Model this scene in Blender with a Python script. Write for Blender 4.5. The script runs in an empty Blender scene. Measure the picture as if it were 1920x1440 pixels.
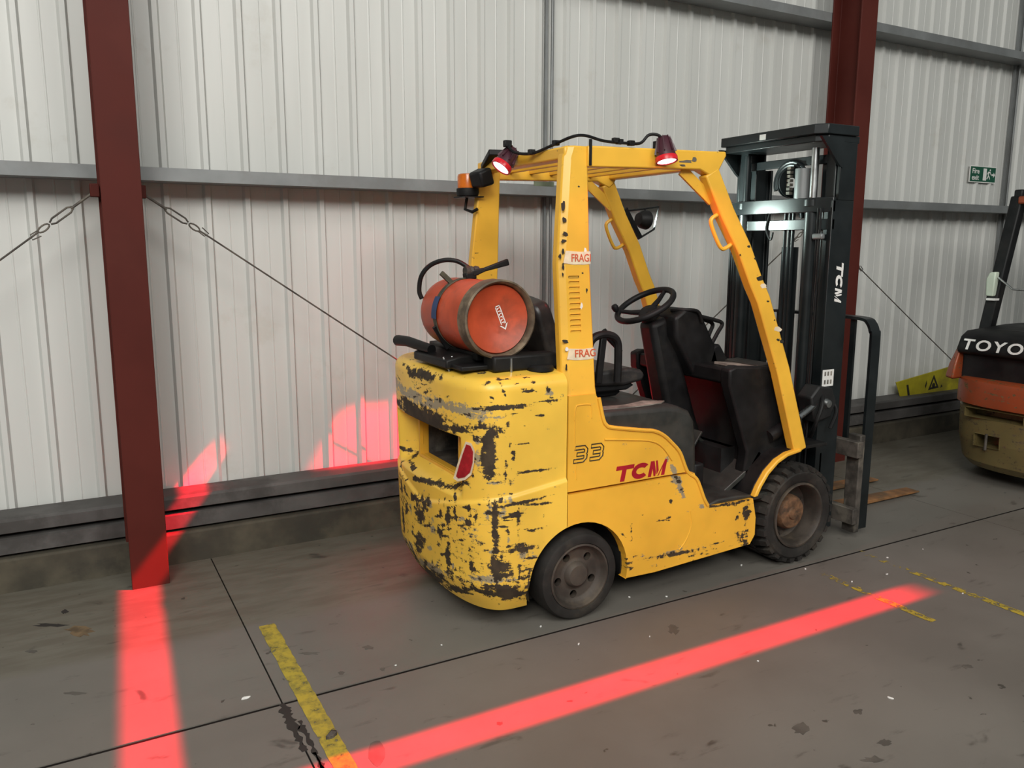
import bpy, bmesh, math, random
from mathutils import Vector, Matrix
random.seed(7)
sc = bpy.context.scene
COL = sc.collection

# ------------------------------------------------------------------ camera
CAM_H = 1.62
FPX, PITCH, ROLL, YAW = 1520.1, 0.168325, 0.003159, 0.506164
_f = Vector((math.sin(YAW)*math.cos(PITCH), math.cos(YAW)*math.cos(PITCH), -math.sin(PITCH)))
_r0 = Vector((math.cos(YAW), -math.sin(YAW), 0)); _u0 = _r0.cross(_f)
_r = _r0*math.cos(ROLL)+_u0*math.sin(ROLL); _u = -_r0*math.sin(ROLL)+_u0*math.cos(ROLL)
CAM = Vector((0, 0, CAM_H))
cd = bpy.data.cameras.new('camera'); cam = bpy.data.objects.new('camera', cd); COL.objects.link(cam)
cd.sensor_fit = 'HORIZONTAL'; cd.sensor_width = 36; cd.lens = FPX/1920*36; cd.clip_start = .05; cd.clip_end = 100
m = Matrix.Identity(4)
for i in range(3):
    m[i][0] = _r[i]; m[i][1] = _u[i]; m[i][2] = -_f[i]; m[i][3] = CAM[i]
cam.matrix_world = m
sc.camera = cam

def proj(p):
    d = Vector(p)-CAM; z = d.dot(_f)
    return 960+FPX*d.dot(_r)/z, 720-FPX*d.dot(_u)/z
def ray(px, py):
    return _f+_r*((px-960)/FPX)+_u*((720-py)/FPX)
def ony(px, py, y):
    d = ray(px, py); return CAM+d*(y/d.y)
def onx(px, py, x):
    d = ray(px, py); return CAM+d*(x/d.x)
def onz(px, py, z=0):
    d = ray(px, py); return CAM+d*((z-CAM_H)/d.z)

# ------------------------------------------------------------------ world, lights, exposure
w = bpy.data.worlds.new('hall'); sc.world = w; w.use_nodes = True
bg = w.node_tree.nodes['Background']; bg.inputs[0].default_value = (.93, 1, .97, 1); bg.inputs[1].default_value = .17
def area(name, loc, target, sx, sy, power, col):
    l = bpy.data.lights.new(name, 'AREA'); l.shape = 'RECTANGLE'; l.size = sx; l.size_y = sy
    l.energy = power; l.color = col
    o = bpy.data.objects.new(name, l); COL.objects.link(o); o.location = loc
    o.rotation_euler = (Vector(target)-Vector(loc)).to_track_quat('-Z', 'Y').to_euler()
    return o
area('roof_lamp_over_aisle_offscreen', (-1.4, -1.2, 6.2), (0.3, 3.0, .4), 4.0, 2.5, 225, (1, .985, .94))
area('roof_lamp_behind_left_offscreen', (-4.0, -5.2, 6.2), (0.5, 3.3, 1.2), 4.0, 2.5, 560, (1, .985, .94))
area('roof_lamp_behind_right_offscreen', (3.4, -5.2, 6.2), (3.4, 3.2, 1.4), 4.0, 2.5, 350, (1, .985, .94))
sc.view_settings.view_transform = 'Standard'; sc.view_settings.look = 'None'
sc.view_settings.gamma = 1; sc.view_settings.use_curve_mapping = False
sc.view_settings.exposure = 0.0

# ------------------------------------------------------------------ materials
def newmat(name):
    mt = bpy.data.materials.new(name); mt.use_nodes = True
    nt = mt.node_tree; b = nt.nodes['Principled BSDF']
    return mt, nt, b
def N(nt, typ, **kw):
    n = nt.nodes.new(typ)
    for k, v in kw.items():
        if k == 'inp':
            for kk, vv in v.items(): n.inputs[kk].default_value = vv
        else: setattr(n, k, v)
    return n
def noise(nt, vec, scale, detail=4, rough=.55, dist=0):
    n = N(nt, 'ShaderNodeTexNoise', inp={'Scale': scale, 'Detail': detail, 'Roughness': rough, 'Distortion': dist})
    if vec is not None: nt.links.new(vec, n.inputs['Vector'])
    return n.outputs[0]
def ramp(nt, fac, stops):
    n = N(nt, 'ShaderNodeValToRGB')
    el = n.color_ramp.elements
    while len(el) < len(stops): el.new(.5)
    for e, (p, c) in zip(el, stops):
        e.position = p; e.color = c if len(c) == 4 else (*c, 1)
    nt.links.new(fac, n.inputs[0]); return n.outputs[0]
def mapping(nt, vec, scale=(1, 1, 1), rot=(0, 0, 0)):
    n = N(nt, 'ShaderNodeMapping'); n.inputs['Scale'].default_value = scale; n.inputs['Rotation'].default_value = rot
    nt.links.new(vec, n.inputs[0]); return n.outputs[0]
def mix(nt, fac, a, b, blend='MIX'):
    n = N(nt, 'ShaderNodeMix', data_type='RGBA', blend_type=blend)
    for s, v in ((0, fac), (6, a), (7, b)):
        if isinstance(v, (int, float)): n.inputs[s].default_value = v
        elif isinstance(v, tuple): n.inputs[s].default_value = v if len(v) == 4 else (*v, 1)
        else: nt.links.new(v, n.inputs[s])
    return n.outputs[2]
def math_(nt, op, a, b=None, c=None, clamp=False):
    n = N(nt, 'ShaderNodeMath', operation=op, use_clamp=clamp)
    for i, v in enumerate((a, b, c)):
        if v is None: continue
        if isinstance(v, (int, float)): n.inputs[i].default_value = v
        else: nt.links.new(v, n.inputs[i])
    return n.outputs[0]
def smooth(nt, v, lo, hi):
    n = N(nt, 'ShaderNodeMapRange', interpolation_type='SMOOTHSTEP'); n.inputs[1].default_value = lo; n.inputs[2].default_value = hi
    nt.links.new(v, n.inputs[0]); return n.outputs[0]
def objc(nt):
    return N(nt, 'ShaderNodeTexCoord').outputs['Object']
def bump(nt, b, h, strength, dist=.01):
    n = N(nt, 'ShaderNodeBump', inp={'Strength': strength, 'Distance': dist})
    nt.links.new(h, n.inputs['Height']); nt.links.new(n.outputs[0], b.inputs['Normal'])

def plain(name, col, rough=.5, metal=0, var=.25, scale=9, spec=.5, dirt=None, dirt_amt=.5):
    mt, nt, b = newmat(name); co = objc(nt)
    n = noise(nt, co, scale, 5)
    c = mix(nt, smooth(nt, n, .3, .75), tuple(x*(1-var) for x in col), tuple(min(1, x*(1+var)) for x in col))
    if dirt:
        d = noise(nt, co, scale*.6, 6, .65)
        c = mix(nt, math_(nt, 'MULTIPLY', smooth(nt, d, .48, .66), dirt_amt), c, dirt)
    nt.links.new(c, b.inputs['Base Color'])
    b.inputs['Metallic'].default_value = metal; b.inputs['Specular IOR Level'].default_value = spec
    r = math_(nt, 'MULTIPLY_ADD', n, .25, rough-.12)
    nt.links.new(r, b.inputs['Roughness'])
    return mt
def emit(name, col, strength):
    mt, nt, b = newmat(name)
    b.inputs['Base Color'].default_value = (*col, 1); b.inputs['Emission Color'].default_value = (*col, 1)
    b.inputs['Emission Strength'].default_value = strength
    return mt

YEL = (.80, .425, .040)
def worn_paint(name, base, rust=(.024, .016, .008), grey=(.25, .23, .17), amount=.0, attr=False, lowz=None):
    """paint with chips: amount raises the general level; attr reads the meshes' own wear maps; lowz = chips below this height"""
    mt, nt, b = newmat(name); co = objc(nt)
    n1 = noise(nt, co, 30, 9, .78)
    n2 = noise(nt, mapping(nt, co, (9, 9, 55)), 1.0, 5, .6)
    n3 = noise(nt, co, 3.2, 3)
    lev = math_(nt, 'MULTIPLY_ADD', math_(nt, 'SUBTRACT', n1, .5), .95, math_(nt, 'MULTIPLY_ADD', math_(nt, 'SUBTRACT', n2, .5), .55, .5))
    thr = amount
    gm = None
    if attr:
        a = N(nt, 'ShaderNodeAttribute', attribute_name='wear').outputs['Fac']
        g = N(nt, 'ShaderNodeAttribute', attribute_name='scuff').outputs['Fac']
        t = math_(nt, 'ADD', math_(nt, 'MULTIPLY', a, .37), thr)
        gm = smooth(nt, math_(nt, 'ADD', lev, math_(nt, 'MULTIPLY', g, .34)), .66, .72)
    else:
        t = math_(nt, 'ADD', thr, 0.0)
    if lowz:
        z = N(nt, 'ShaderNodeSeparateXYZ'); nt.links.new(co, z.inputs[0])
        t = math_(nt, 'ADD', t, math_(nt, 'MULTIPLY', math_(nt, 'SUBTRACT', 1, smooth(nt, z.outputs[2], lowz*.35, lowz)), .13))
    s = math_(nt, 'ADD', lev, t)
    chip = smooth(nt, s, .655, .685)
    scuff = smooth(nt, s, .60, .67)
    c = mix(nt, smooth(nt, n3, .3, .7), tuple(x*.88 for x in base), tuple(min(1, x*1.08) for x in base))
    c = mix(nt, math_(nt, 'MULTIPLY', scuff, .35), c, tuple(x*.55+.02 for x in base))
    if gm is not None: c = mix(nt, math_(nt, 'MULTIPLY', gm, .9), c, grey)
    rc = mix(nt, smooth(nt, noise(nt, co, 18, 4), .35, .7), rust, tuple(x*2.1 for x in rust))
    c = mix(nt, chip, c, rc)
    nt.links.new(c, b.inputs['Base Color'])
    nt.links.new(math_(nt, 'MULTIPLY_ADD', chip, .4, .36), b.inputs['Roughness'])
    bump(nt, b, math_(nt, 'MULTIPLY', chip, -1), .35, .004)
    return mt

M = {}
M['yellow'] = worn_paint('yellow_paint', YEL, amount=-.06)
M['yellow_cw'] = worn_paint('counterweight_paint', (.85, .53, .066), amount=-.03, attr=True)
M['yellow_side'] = worn_paint('side_panel_paint', YEL, amount=-.05, attr=True)
M['yellow_guard'] = worn_paint('guard_paint', (.80, .44, .042), amount=-.03)
M['orange_truck'] = worn_paint('orange_truck_paint', (.27, .052, .016), rust=(.07, .055, .02), amount=.07)
M['olive_truck'] = worn_paint('olive_truck_paint', (.15, .115, .045), rust=(.05, .035, .02), amount=.06)
M['black'] = plain('black_plastic', (.008, .008, .0085), .5, var=.4, dirt=(.022, .02, .017), dirt_amt=.4, spec=.25)
M['black_gloss'] = plain('mast_paint', (.009, .012, .013), .34, var=.3, dirt=(.016, .018, .018), dirt_amt=.5, scale=5, spec=.4)
M['cover'] = plain('engine_cover_plastic', (.028, .029, .026), .45, var=.3, dirt=(.06, .055, .045))
M['cover_scuff'] = plain('worn_cover_top', (.26, .235, .20), .6, var=.35, scale=14, dirt=(.08, .075, .065), dirt_amt=.8)
M['seat'] = plain('seat_vinyl', (.022, .021, .021), .38, var=.3, dirt=(.09, .075, .06), dirt_amt=.45)
M['rubber'] = plain('tyre_rubber', (.020, .018, .016), .75, var=.35, dirt=(.055, .045, .035), dirt_amt=.6, spec=.3)
M['rim'] = plain('dirty_wheel_steel', (.045, .035, .027), .65, var=.4, dirt=(.10, .075, .05), dirt_amt=.7)
M['rust_hub'] = plain('rusty_hub', (.13, .065, .03), .75, var=.45, scale=30, dirt=(.04, .025, .015), dirt_amt=.8)
M['steel'] = plain('bright_steel', (.55, .56, .56), .3, metal=1, var=.2)
M['galv'] = plain('galvanised_steel', (.21, .22, .22), .5, metal=.35, var=.15, scale=4, dirt=(.16, .16, .155), dirt_amt=.6)
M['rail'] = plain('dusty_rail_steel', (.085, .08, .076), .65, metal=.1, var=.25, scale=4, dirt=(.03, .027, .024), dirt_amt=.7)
M['dirtysteel'] = plain('dirty_steel', (.07, .06, .05), .7, metal=.15, var=.5, scale=14, dirt=(.16, .14, .11), dirt_amt=.7)
M['fork'] = plain('rusty_fork_steel', (.22, .105, .04), .6, metal=.15, var=.4, scale=10, dirt=(.10, .07, .04), dirt_amt=.7)
M['maroon'] = plain('red_oxide_paint', (.074, .0145, .0105), .6, var=.10, scale=2.2, dirt=(.095, .022, .016), dirt_amt=.35, spec=.15)
M['tank'] = plain('red_gas_cylinder_paint', (.46, .065, .022), .45, var=.25, scale=6, dirt=(.20, .045, .02), dirt_amt=.8)
M['tank_ring'] = plain('scraped_cylinder_ring', (.11, .08, .05), .7, var=.5, scale=16, dirt=(.26, .20, .13), dirt_amt=.7)
M['strap'] = plain('webbing_strap', (.06, .055, .035), .8, var=.4, scale=30, dirt=(.10, .085, .05))
M['blue'] = plain('blue_tape', (.02, .05, .14), .6)
M['amber'] = plain('amber_lens', (.55, .13, .01), .2, var=.2)
M['red_housing'] = plain('dark_lamp_housing', (.05, .012, .02), .4)
M['red_ring'] = plain('red_lamp_ring', (.6, .01, .02), .3)
M['lens'] = emit('lit_red_lens', (1, .35, .38), 9)
M['reflector'] = plain('red_rear_lens', (.33, .012, .018), .25, var=.2, scale=20)
M['white'] = plain('white_sticker', (.72, .71, .68), .6, var=.08)
M['tape'] = plain('cream_tape', (.72, .60, .42), .6, var=.12, scale=25)
M['decal_red'] = plain('red_decal', (.38, .008, .02), .4, var=.15)
M['tape_red'] = plain('orange_red_print', (.55, .09, .03), .5, var=.2)
M['decal_black'] = plain('black_print', (.02, .018, .012), .6)
M['green_sign'] = plain('green_sign', (.004, .075, .04), .5, var=.1)
M['greenbox'] = plain('pale_green_plastic', (.50, .56, .46), .5, var=.1)
M['signyellow'] = plain('yellow_sign_board', (.42, .36, .015), .5, var=.2, scale=5, dirt=(.16, .13, .02), dirt_amt=.6)
M['greysticker'] = plain('grey_green_sticker', (.12, .15, .10), .6)
M['grime'] = plain('oily_black', (.008, .008, .008), .6, var=.5)

def wall_mat():
    mt, nt, b = newmat('white_cladding_paint'); co = objc(nt)
    n = noise(nt, mapping(nt, co, (3, 1, .4)), 1.4, 4)
    c = mix(nt, smooth(nt, n, .3, .7), (.505, .51, .485), (.55, .555, .53))
    d = noise(nt, co, 2.3, 6, .65)
    c = mix(nt, math_(nt, 'MULTIPLY', smooth(nt, d, .6, .72), .35), c, (.40, .38, .33))
    nt.links.new(c, b.inputs['Base Color']); b.inputs['Roughness'].default_value = .42
    return mt
M['wall'] = wall_mat()

def floor_mat():
    mt, nt, b = newmat('painted_concrete'); co = objc(nt)
    s = N(nt, 'ShaderNodeSeparateXYZ'); nt.links.new(co, s.inputs[0])
    n1 = noise(nt, co, .9, 5, .6); n2 = noise(nt, mapping(nt, co, (2.2, 9, 1), (0, 0, .15)), 1.6, 6, .6)
    n3 = noise(nt, co, 60, 3)
    c = mix(nt, smooth(nt, n1, .3, .7), (.124, .113, .097), (.162, .150, .130))
    # bare strip of concrete along the wall
    e = math_(nt, 'ADD', s.outputs[1], math_(nt, 'MULTIPLY', math_(nt, 'SUBTRACT', n2, .5), .18))
    strip = smooth(nt, e, 3.37, 3.46)
    bare = mix(nt, smooth(nt, n2, .35, .65), (.095, .082, .058), (.135, .125, .095))
    c = mix(nt, math_(nt, 'MULTIPLY', strip, .8), c, bare)
    c = mix(nt, math_(nt, 'MULTIPLY', smooth(nt, n2, .60, .72), .55), c, (.05, .043, .035))
    st = noise(nt, mapping(nt, co, (1.3, 2.2, 1), (0, 0, .5)), 3.4, 4, .5, .6)
    c = mix(nt, math_(nt, 'MULTIPLY', smooth(nt, st, .66, .74), .75), c, (.035, .029, .023))
    pit = noise(nt, co, 17, 3, .5)
    c = mix(nt, math_(nt, 'MULTIPLY', smooth(nt, pit, .71, .74), .8), c, (.03, .026, .02))
    c = mix(nt, math_(nt, 'MULTIPLY', n3, .14), c, (.09, .085, .075))
    nt.links.new(c, b.inputs['Base Color'])
    nt.links.new(math_(nt, 'MULTIPLY_ADD', n1, .25, .42), b.inputs['Roughness'])
    bump(nt, b, n3, .06, .002)
    return mt
M['floor'] = floor_mat()
M['joint'] = plain('joint_filler', (.012, .010, .009), .9, spec=.1)
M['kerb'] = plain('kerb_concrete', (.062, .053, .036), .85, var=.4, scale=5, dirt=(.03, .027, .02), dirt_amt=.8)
M['patch_tan'] = plain('tan_repair', (.13, .088, .045), .8, var=.4, scale=20, dirt=(.05, .035, .02))
M['stain'] = plain('oil_stain', (.088, .079, .067), .6, var=.25, scale=12)
M['crack'] = plain('black_crack_filler', (.022, .018, .015), .85)

def line_mat():
    mt, nt, b = newmat('worn_yellow_floor_paint'); co = objc(nt)
    n = noise(nt, co, 22, 6, .7); n2 = noise(nt, co, 3, 3)
    w_ = N(nt, 'ShaderNodeAttribute', attribute_name='wear').outputs['Fac']
    c = mix(nt, smooth(nt, n, .4, .6), (.40, .30, .03), (.24, .19, .03))
    nt.links.new(c, b.inputs['Base Color']); b.inputs['Roughness'].default_value = .7
    a = smooth(nt, math_(nt, 'ADD', math_(nt, 'MULTIPLY_ADD', n, .7, math_(nt, 'MULTIPLY', n2, .3)), math_(nt, 'MULTIPLY', w_, .4)), .62, .56)
    nt.links.new(a, b.inputs['Alpha'])
    return mt
M['line'] = line_mat()

# ------------------------------------------------------------------ mesh builder
def props(o, label=None, cat=None, group=None, kind=None):
    if label: o['label'] = label
    if cat: o['category'] = cat
    if group: o['group'] = group
    if kind: o['kind'] = kind
    return o
def empty(name, loc, label=None, cat=None, group=None, kind=None):
    o = bpy.data.objects.new(name, None); COL.objects.link(o); o.location = loc; o.empty_display_size = .1
    return props(o, label, cat, group, kind)
def base_of(o):
    v = Vector((0, 0, 0))
    while o is not None: v += o.location; o = o.parent
    return v

class G:
    def __init__(s): s.v = []; s.f = []
    def add(s, vs, fs):
        k = len(s.v); s.v += [tuple(p) for p in vs]; s.f += [tuple(i+k for i in f) for f in fs]; return s
    def box(s, x0, x1, y0, y1, z0, z1):
        return s.add([(x0, y0, z0), (x1, y0, z0), (x1, y1, z0), (x0, y1, z0), (x0, y0, z1), (x1, y0, z1), (x1, y1, z1), (x0, y1, z1)],
                     [(0, 3, 2, 1), (4, 5, 6, 7), (0, 1, 5, 4), (1, 2, 6, 5), (2, 3, 7, 6), (3, 0, 4, 7)])
    def prism(s, pts, plane, a, b):
        """extrude a 2d outline; plane 'xz' along y, 'yz' along x, 'xy' along z"""
        def P(p, t):
            return {'xz': (p[0], t, p[1]), 'yz': (t, p[0], p[1]), 'xy': (p[0], p[1], t)}[plane]
        n = len(pts)
        vs = [P(p, a) for p in pts]+[P(p, b) for p in pts]
        fs = [tuple(range(n)), tuple(range(2*n-1, n-1, -1))]+[(i, (i+1) % n+0, (i+1) % n+n, i+n) for i in range(n)]
        fs = [fs[0], fs[1]]+[(i, i+n, (i+1) % n+n, (i+1) % n) for i in range(n)]
        return s.add(vs, fs)
    def bar(s, p0, p1, w, h, up=(0, 0, 1), w1=None, h1=None):
        p0 = Vector(p0); p1 = Vector(p1); d = (p1-p0).normalized(); u = Vector(up)
        sx = d.cross(u).normalized(); uy = sx.cross(d).normalized()
        w1 = w if w1 is None else w1; h1 = h if h1 is None else h1
        vs = []
        for p, a, c in ((p0, w, h), (p1, w1, h1)):
            for i, j in ((-1, -1), (1, -1), (1, 1), (-1, 1)): vs.append(p+sx*(i*a/2)+uy*(j*c/2))
        return s.add(vs, [(0, 1, 2, 3), (7, 6, 5, 4), (0, 4, 5, 1), (1, 5, 6, 2), (2, 6, 7, 3), (3, 7, 4, 0)])
    def tube(s, pts, r, n=10, closed=False):
        pts = [Vector(p) for p in pts]; m = len(pts); rings = []; prev = None
        for i, p in enumerate(pts):
            if closed: d = (pts[(i+1) % m]-pts[i-1]).normalized()
            else: d = (pts[min(i+1, m-1)]-pts[max(i-1, 0)]).normalized()
            if prev is None: a = d.orthogonal().normalized()
            else: a = (prev-d*prev.dot(d)); a = a.normalized() if a.length > 1e-6 else d.orthogonal().normalized()
            prev = a; b = d.cross(a)
            rr = r[i] if isinstance(r, (list, tuple)) else r
            rings.append([p+(a*math.cos(t)+b*math.sin(t))*rr for t in [2*math.pi*j/n for j in range(n)]])
        vs = [q for R_ in rings for q in R_]; fs = []
        for i in range(m if closed else m-1):
            k = (i+1) % m
            for j in range(n): fs.append((i*n+j, i*n+(j+1) % n, k*n+(j+1) % n, k*n+j))
        if not closed: fs += [tuple(range(n-1, -1, -1)), tuple(range((m-1)*n, m*n))]
        return s.add(vs, fs)
    def cyl(s, p0, p1, r0, r1=None, n=20):
        return s.tube([p0, p1], [r0, r0 if r1 is None else r1], n)
    def lathe(s, prof, org, axis, n=40, closed=False):
        """prof: (radius, distance along axis)"""
        ax = Vector(axis).normalized(); a = ax.orthogonal().normalized(); b = ax.cross(a); org = Vector(org)
        vs = []; m = len(prof)
        for r, d in prof:
            for j in range(n):
                t = 2*math.pi*j/n; vs.append(org+ax*d+(a*math.cos(t)+b*math.sin(t))*r)
        fs = []
        for i in range(m if closed else m-1):
            k = (i+1) % m
            for j in range(n): fs.append((i*n+j, i*n+(j+1) % n, k*n+(j+1) % n, k*n+j))
        return s.add(vs, fs)
    def build(s, name, mat, parent=None, bev=0, seg=2, smooth_=True, ang=35, label=None, cat=None, group=None, kind=None, origin=None, fix=True):
        off = base_of(parent) if parent else Vector(origin or (0, 0, 0))
        me = bpy.data.meshes.new(name)
        me.from_pydata([tuple(Vector(p)-off) for p in s.v], [], s.f); me.validate()
        if fix:
            bm = bmesh.new(); bm.from_mesh(me); bmesh.ops.recalc_face_normals(bm, faces=bm.faces); bm.to_mesh(me); bm.free()
        return finish(me, name, mat, parent, off, bev, seg, smooth_, ang, label, cat, group, kind)
def finish(me, name, mat, parent=None, off=None, bev=0, seg=2, smooth_=True, ang=35, label=None, cat=None, group=None, kind=None):
    me.materials.append(M[mat] if isinstance(mat, str) else mat)
    if smooth_:
        for p in me.polygons: p.use_smooth = True
        me.set_sharp_from_angle(angle=math.radians(ang))
    o = bpy.data.objects.new(name, me); COL.objects.link(o)
    if parent: o.parent = parent
    else: o.location = off or (0, 0, 0)
    if bev:
        md = o.modifiers.new('bevel', 'BEVEL'); md.width = bev; md.segments = seg; md.limit_method = 'ANGLE'; md.angle_limit = math.radians(40)
    return props(o, label, cat, group, kind)

def bez(pts, n=10):
    """Catmull-Rom through points"""
    P = [Vector(p) for p in pts]; out = []
    for i in range(len(P)-1):
        a, b, c, d = P[max(i-1, 0)], P[i], P[i+1], P[min(i+2, len(P)-1)]
        for k in range(n):
            t = k/n
            out.append(.5*((2*b)+(c-a)*t+(2*a-5*b+4*c-d)*t*t+(-a+3*b-3*c+d)*t**3))
    out.append(P[-1]); return out
def arc2(cx, cy, r, a0, a1, n):
    return [(cx+r*math.cos(math.radians(a0+(a1-a0)*i/n)), cy+r*math.sin(math.radians(a0+(a1-a0)*i/n))) for i in range(n+1)]

def text(name, s, size, mat, parent, org, ex, ey, shear=0, bold=0, outline=0, space=1, sx=1, thick=.0012, align='LEFT'):
    cu = bpy.data.curves.new(name, 'FONT'); cu.body = s; cu.size = size; cu.shear = shear; cu.offset = bold; cu.space_character = space
    cu.align_x = align; cu.resolution_u = 4
    if outline: cu.fill_mode = 'NONE'; cu.bevel_depth = outline; cu.bevel_resolution = 0
    else: cu.extrude = thick/2
    to = bpy.data.objects.new(name, cu); COL.objects.link(to)
    dg = bpy.context.evaluated_depsgraph_get(); dg.update()
    me = bpy.data.meshes.new_from_object(to.evaluated_get(dg)); bpy.data.objects.remove(to); me.name = name
    ex = Vector(ex); ey = Vector(ey); ez = ex.cross(ey); off = base_of(parent); org = Vector(org)
    for v in me.vertices:
        c = v.co; v.co = org+ex*(c.x*sx)+ey*c.y+ez*c.z-off
    me.materials.clear()
    return finish(me, name, mat, parent, smooth_=False)
def plate2d(polys, org, ex, ey, thick=.001):
    """flat cut-out pieces of a given thickness; outline in (u, v) on a plane"""
    g = G(); ex = Vector(ex); ey = Vector(ey); ez = ex.cross(ey); org = Vector(org)
    for P in polys:
        n = len(P)
        vs = [org+ex*u+ey*v for u, v in P]+[org+ex*u+ey*v+ez*thick for u, v in P]
        g.add(vs, [tuple(range(n-1, -1, -1)), tuple(range(n, 2*n))]+[(i, (i+1) % n, (i+1) % n+n, i+n) for i in range(n)])
    return g

# ================================================================== THE HALL
WALL_Y = 4.50; PITCH_R = .1983
# floor: slabs with recessed joints
floor = G().box(-8, 15, -9, 4.9, -.12, -.004).build('floor', 'joint', kind='structure')
xs = [-7.76, -3.59, .58, 4.76, 8.93, 13.1]; ys = [-8.4, -4.69, -.98, 2.735, 4.9]
for i in range(len(xs)-1):
    for j in range(len(ys)-1):
        g = .009
        G().box(xs[i]+g*.35, xs[i+1]-g*.35, ys[j]+g, ys[j+1]-g, -.1, 0).build('concrete_slab', 'floor', floor, smooth_=False)
# spalled joint with black filler beside the left yellow line
random.seed(3)
def strip(y0, y1, x, wd):
    n = 26; L_ = []; R__ = []
    for k in range(n+1):
        y = y0+(y1-y0)*k/n; ww = wd*(1-.5*k/n)*random.uniform(.15, 1.0)
        L_.append((x-ww*random.uniform(.3, .7)+.004*math.sin(k), y)); R__.append((x+ww*random.uniform(.4, .9), y+random.uniform(-.006, .006)))
    return L_+R__[::-1]
for a, b, x, wd in ((2.735, 2.42, .575, .045), (2.60, 2.30, .603, .03), (2.40, 1.7, .60, .02)):
    G().prism(strip(a, b, x, wd), 'xy', -.003, .0012).build('joint_filler', 'crack', floor, smooth_=False)
def floor_patch(pts, mat, name, h=.0008):
    P = [onz(*p) for p in pts]
    G().prism([(p.x, p.y) for p in P], 'xy', -.002, h).build(name, mat, floor, smooth_=False)
def blob(cx, cy, rx, ry, n=16, j=.6):
    return [(cx+rx*math.cos(2*math.pi*k/n)*random.uniform(1-j, 1), cy+ry*math.sin(2*math.pi*k/n)*random.uniform(1-j, 1)) for k in range(n)]
floor_patch(blob(150, 1184, 34, 14), 'patch_tan', 'floor_repair')
floor_patch(blob(121, 1147, 9, 5), 'crack', 'floor_pit')
floor_patch(blob(95, 1172, 40, 4), 'crack', 'floor_pit', .0005)
floor_patch(blob(60, 1222, 14, 4), 'stain', 'floor_stain'); floor_patch(blob(140, 1300, 28, 4), 'stain', 'floor_stain')
floor_patch(blob(706, 1412, 17, 26, j=.15), 'stain', 'floor_stain')
for cx, cy, rx, ry in ((1500, 1366, 20, 14), (1610, 1334, 12, 7), (1658, 1392, 18, 10), (1640, 1425, 30, 9), (1262, 1180, 14, 12), (1815, 1250, 14, 6), (640, 1262, 8, 4), (717, 1255, 6, 5), (690, 1214, 14, 5), (580, 1225, 22, 4)):
    floor_patch(blob(cx, cy, rx, ry), 'stain', 'floor_stain')
# yellow bay lines
def floor_line(name, x0, x1, y0, y1, wear0, wear1, label):
    ny = 60; g = G(); vs = []; fs = []
    for i in range(ny+1):
        y = y0+(y1-y0)*i/ny
        for k, x in enumerate((x0, x1)): vs.append((x+random.uniform(-.002, .002), y, .0015))
    for i in range(ny): fs.append((2*i, 2*i+1, 2*i+3, 2*i+2))
    o = g.add(vs, fs).build(name, 'line', None, smooth_=False, label=label, cat='floor marking', group='yellow bay lines on the floor', fix=False, origin=((x0+x1)/2, y0, 0))
    at = o.data.attributes.new('wear', 'FLOAT', 'POINT')
    for i in range(ny+1):
        for k in (0, 1): at.data[2*i+k].value = wear0+(wear1-wear0)*i/ny
    return o
floor_line('floor_marking', .632, .700, 1.85, 3.385, .0, .0, 'bold yellow bay line running to the bare concrete beside the maroon column')
floor_line('floor_marking.001', 3.64, 3.685, 1.5, 2.75, -.05, .42, 'narrow yellow bay line past the tip of the red light stripe')
floor_line('floor_marking.002', 3.22, 3.262, 2.02, 2.62, .22, .24, 'almost worn away yellow bay line crossing the red light stripe')

# back wall: cladding sheets, each with five ribs
wall = G().box(-8, 15, 4.56, 4.62, 0, 5.2).build('wall_back', 'galv', kind='structure')
def sheet(x0, nr, z0, z1):
    g = G(); prof = []
    for k in range(nr):
        b = x0+k*PITCH_R
        for dx, dy in ((0, .0), (.074, .0), (.078, -.0022), (.082, -.0022), (.086, 0), (.152, 0), (.164, -.022), (.188, -.022)):
            prof.append((b+dx, dy))
    prof.append((x0+nr*PITCH_R, 0)); prof.append((x0+nr*PITCH_R+.012, .001))
    vs = []; fs = []
    for x, d in prof:
        vs += [(x, WALL_Y+.022+d, z0), (x, WALL_Y+.022+d, z1)]
    for i in range(len(prof)-1): fs.append((2*i, 2*i+2, 2*i+3, 2*i+1))
    o = g.add(vs, fs).build('cladding_sheet', 'wall', wall, smooth_=False, fix=False)
    md = o.modifiers.new('thickness', 'SOLIDIFY'); md.thickness = .002; md.offset = -1
    return o
X0 = .497-.17-5*PITCH_R*7
for k in range(22):
    x0 = X0+k*5*PITCH_R
    sheet(x0+random.uniform(0, .001), 5, .335, 1.955); sheet(x0+random.uniform(0, .001), 5, 1.957, 3.30); sheet(x0, 5, 3.302, 5.2)
# girts: cold rolled channels with the web at the bottom
def girt(z, name):
    g = G()
    y0, y1 = 4.318, 4.497
    pr = [(y0, z), (y0, z+.062), (y0+.018, z+.062), (y0+.018, z+.058), (y0+.004, z+.058), (y0+.004, z+.004), (y1-.004, z+.004), (y1-.004, z+.062), (y1, z+.062), (y1, z)]
    return g.prism(pr, 'yz', -8, 15).build(name, 'galv', kind='structure', smooth_=False)
girt(1.925, 'trim_1'); girt(3.225, 'trim_2')
# base: kerb and lower rail
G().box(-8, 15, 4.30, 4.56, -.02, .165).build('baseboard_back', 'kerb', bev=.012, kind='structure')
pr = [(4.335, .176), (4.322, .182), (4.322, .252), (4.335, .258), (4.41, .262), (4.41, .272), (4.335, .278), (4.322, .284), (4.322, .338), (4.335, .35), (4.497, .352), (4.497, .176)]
G().prism(pr, 'yz', -8, 15).build('trim_3', 'rail', kind='structure', smooth_=False)
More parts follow.
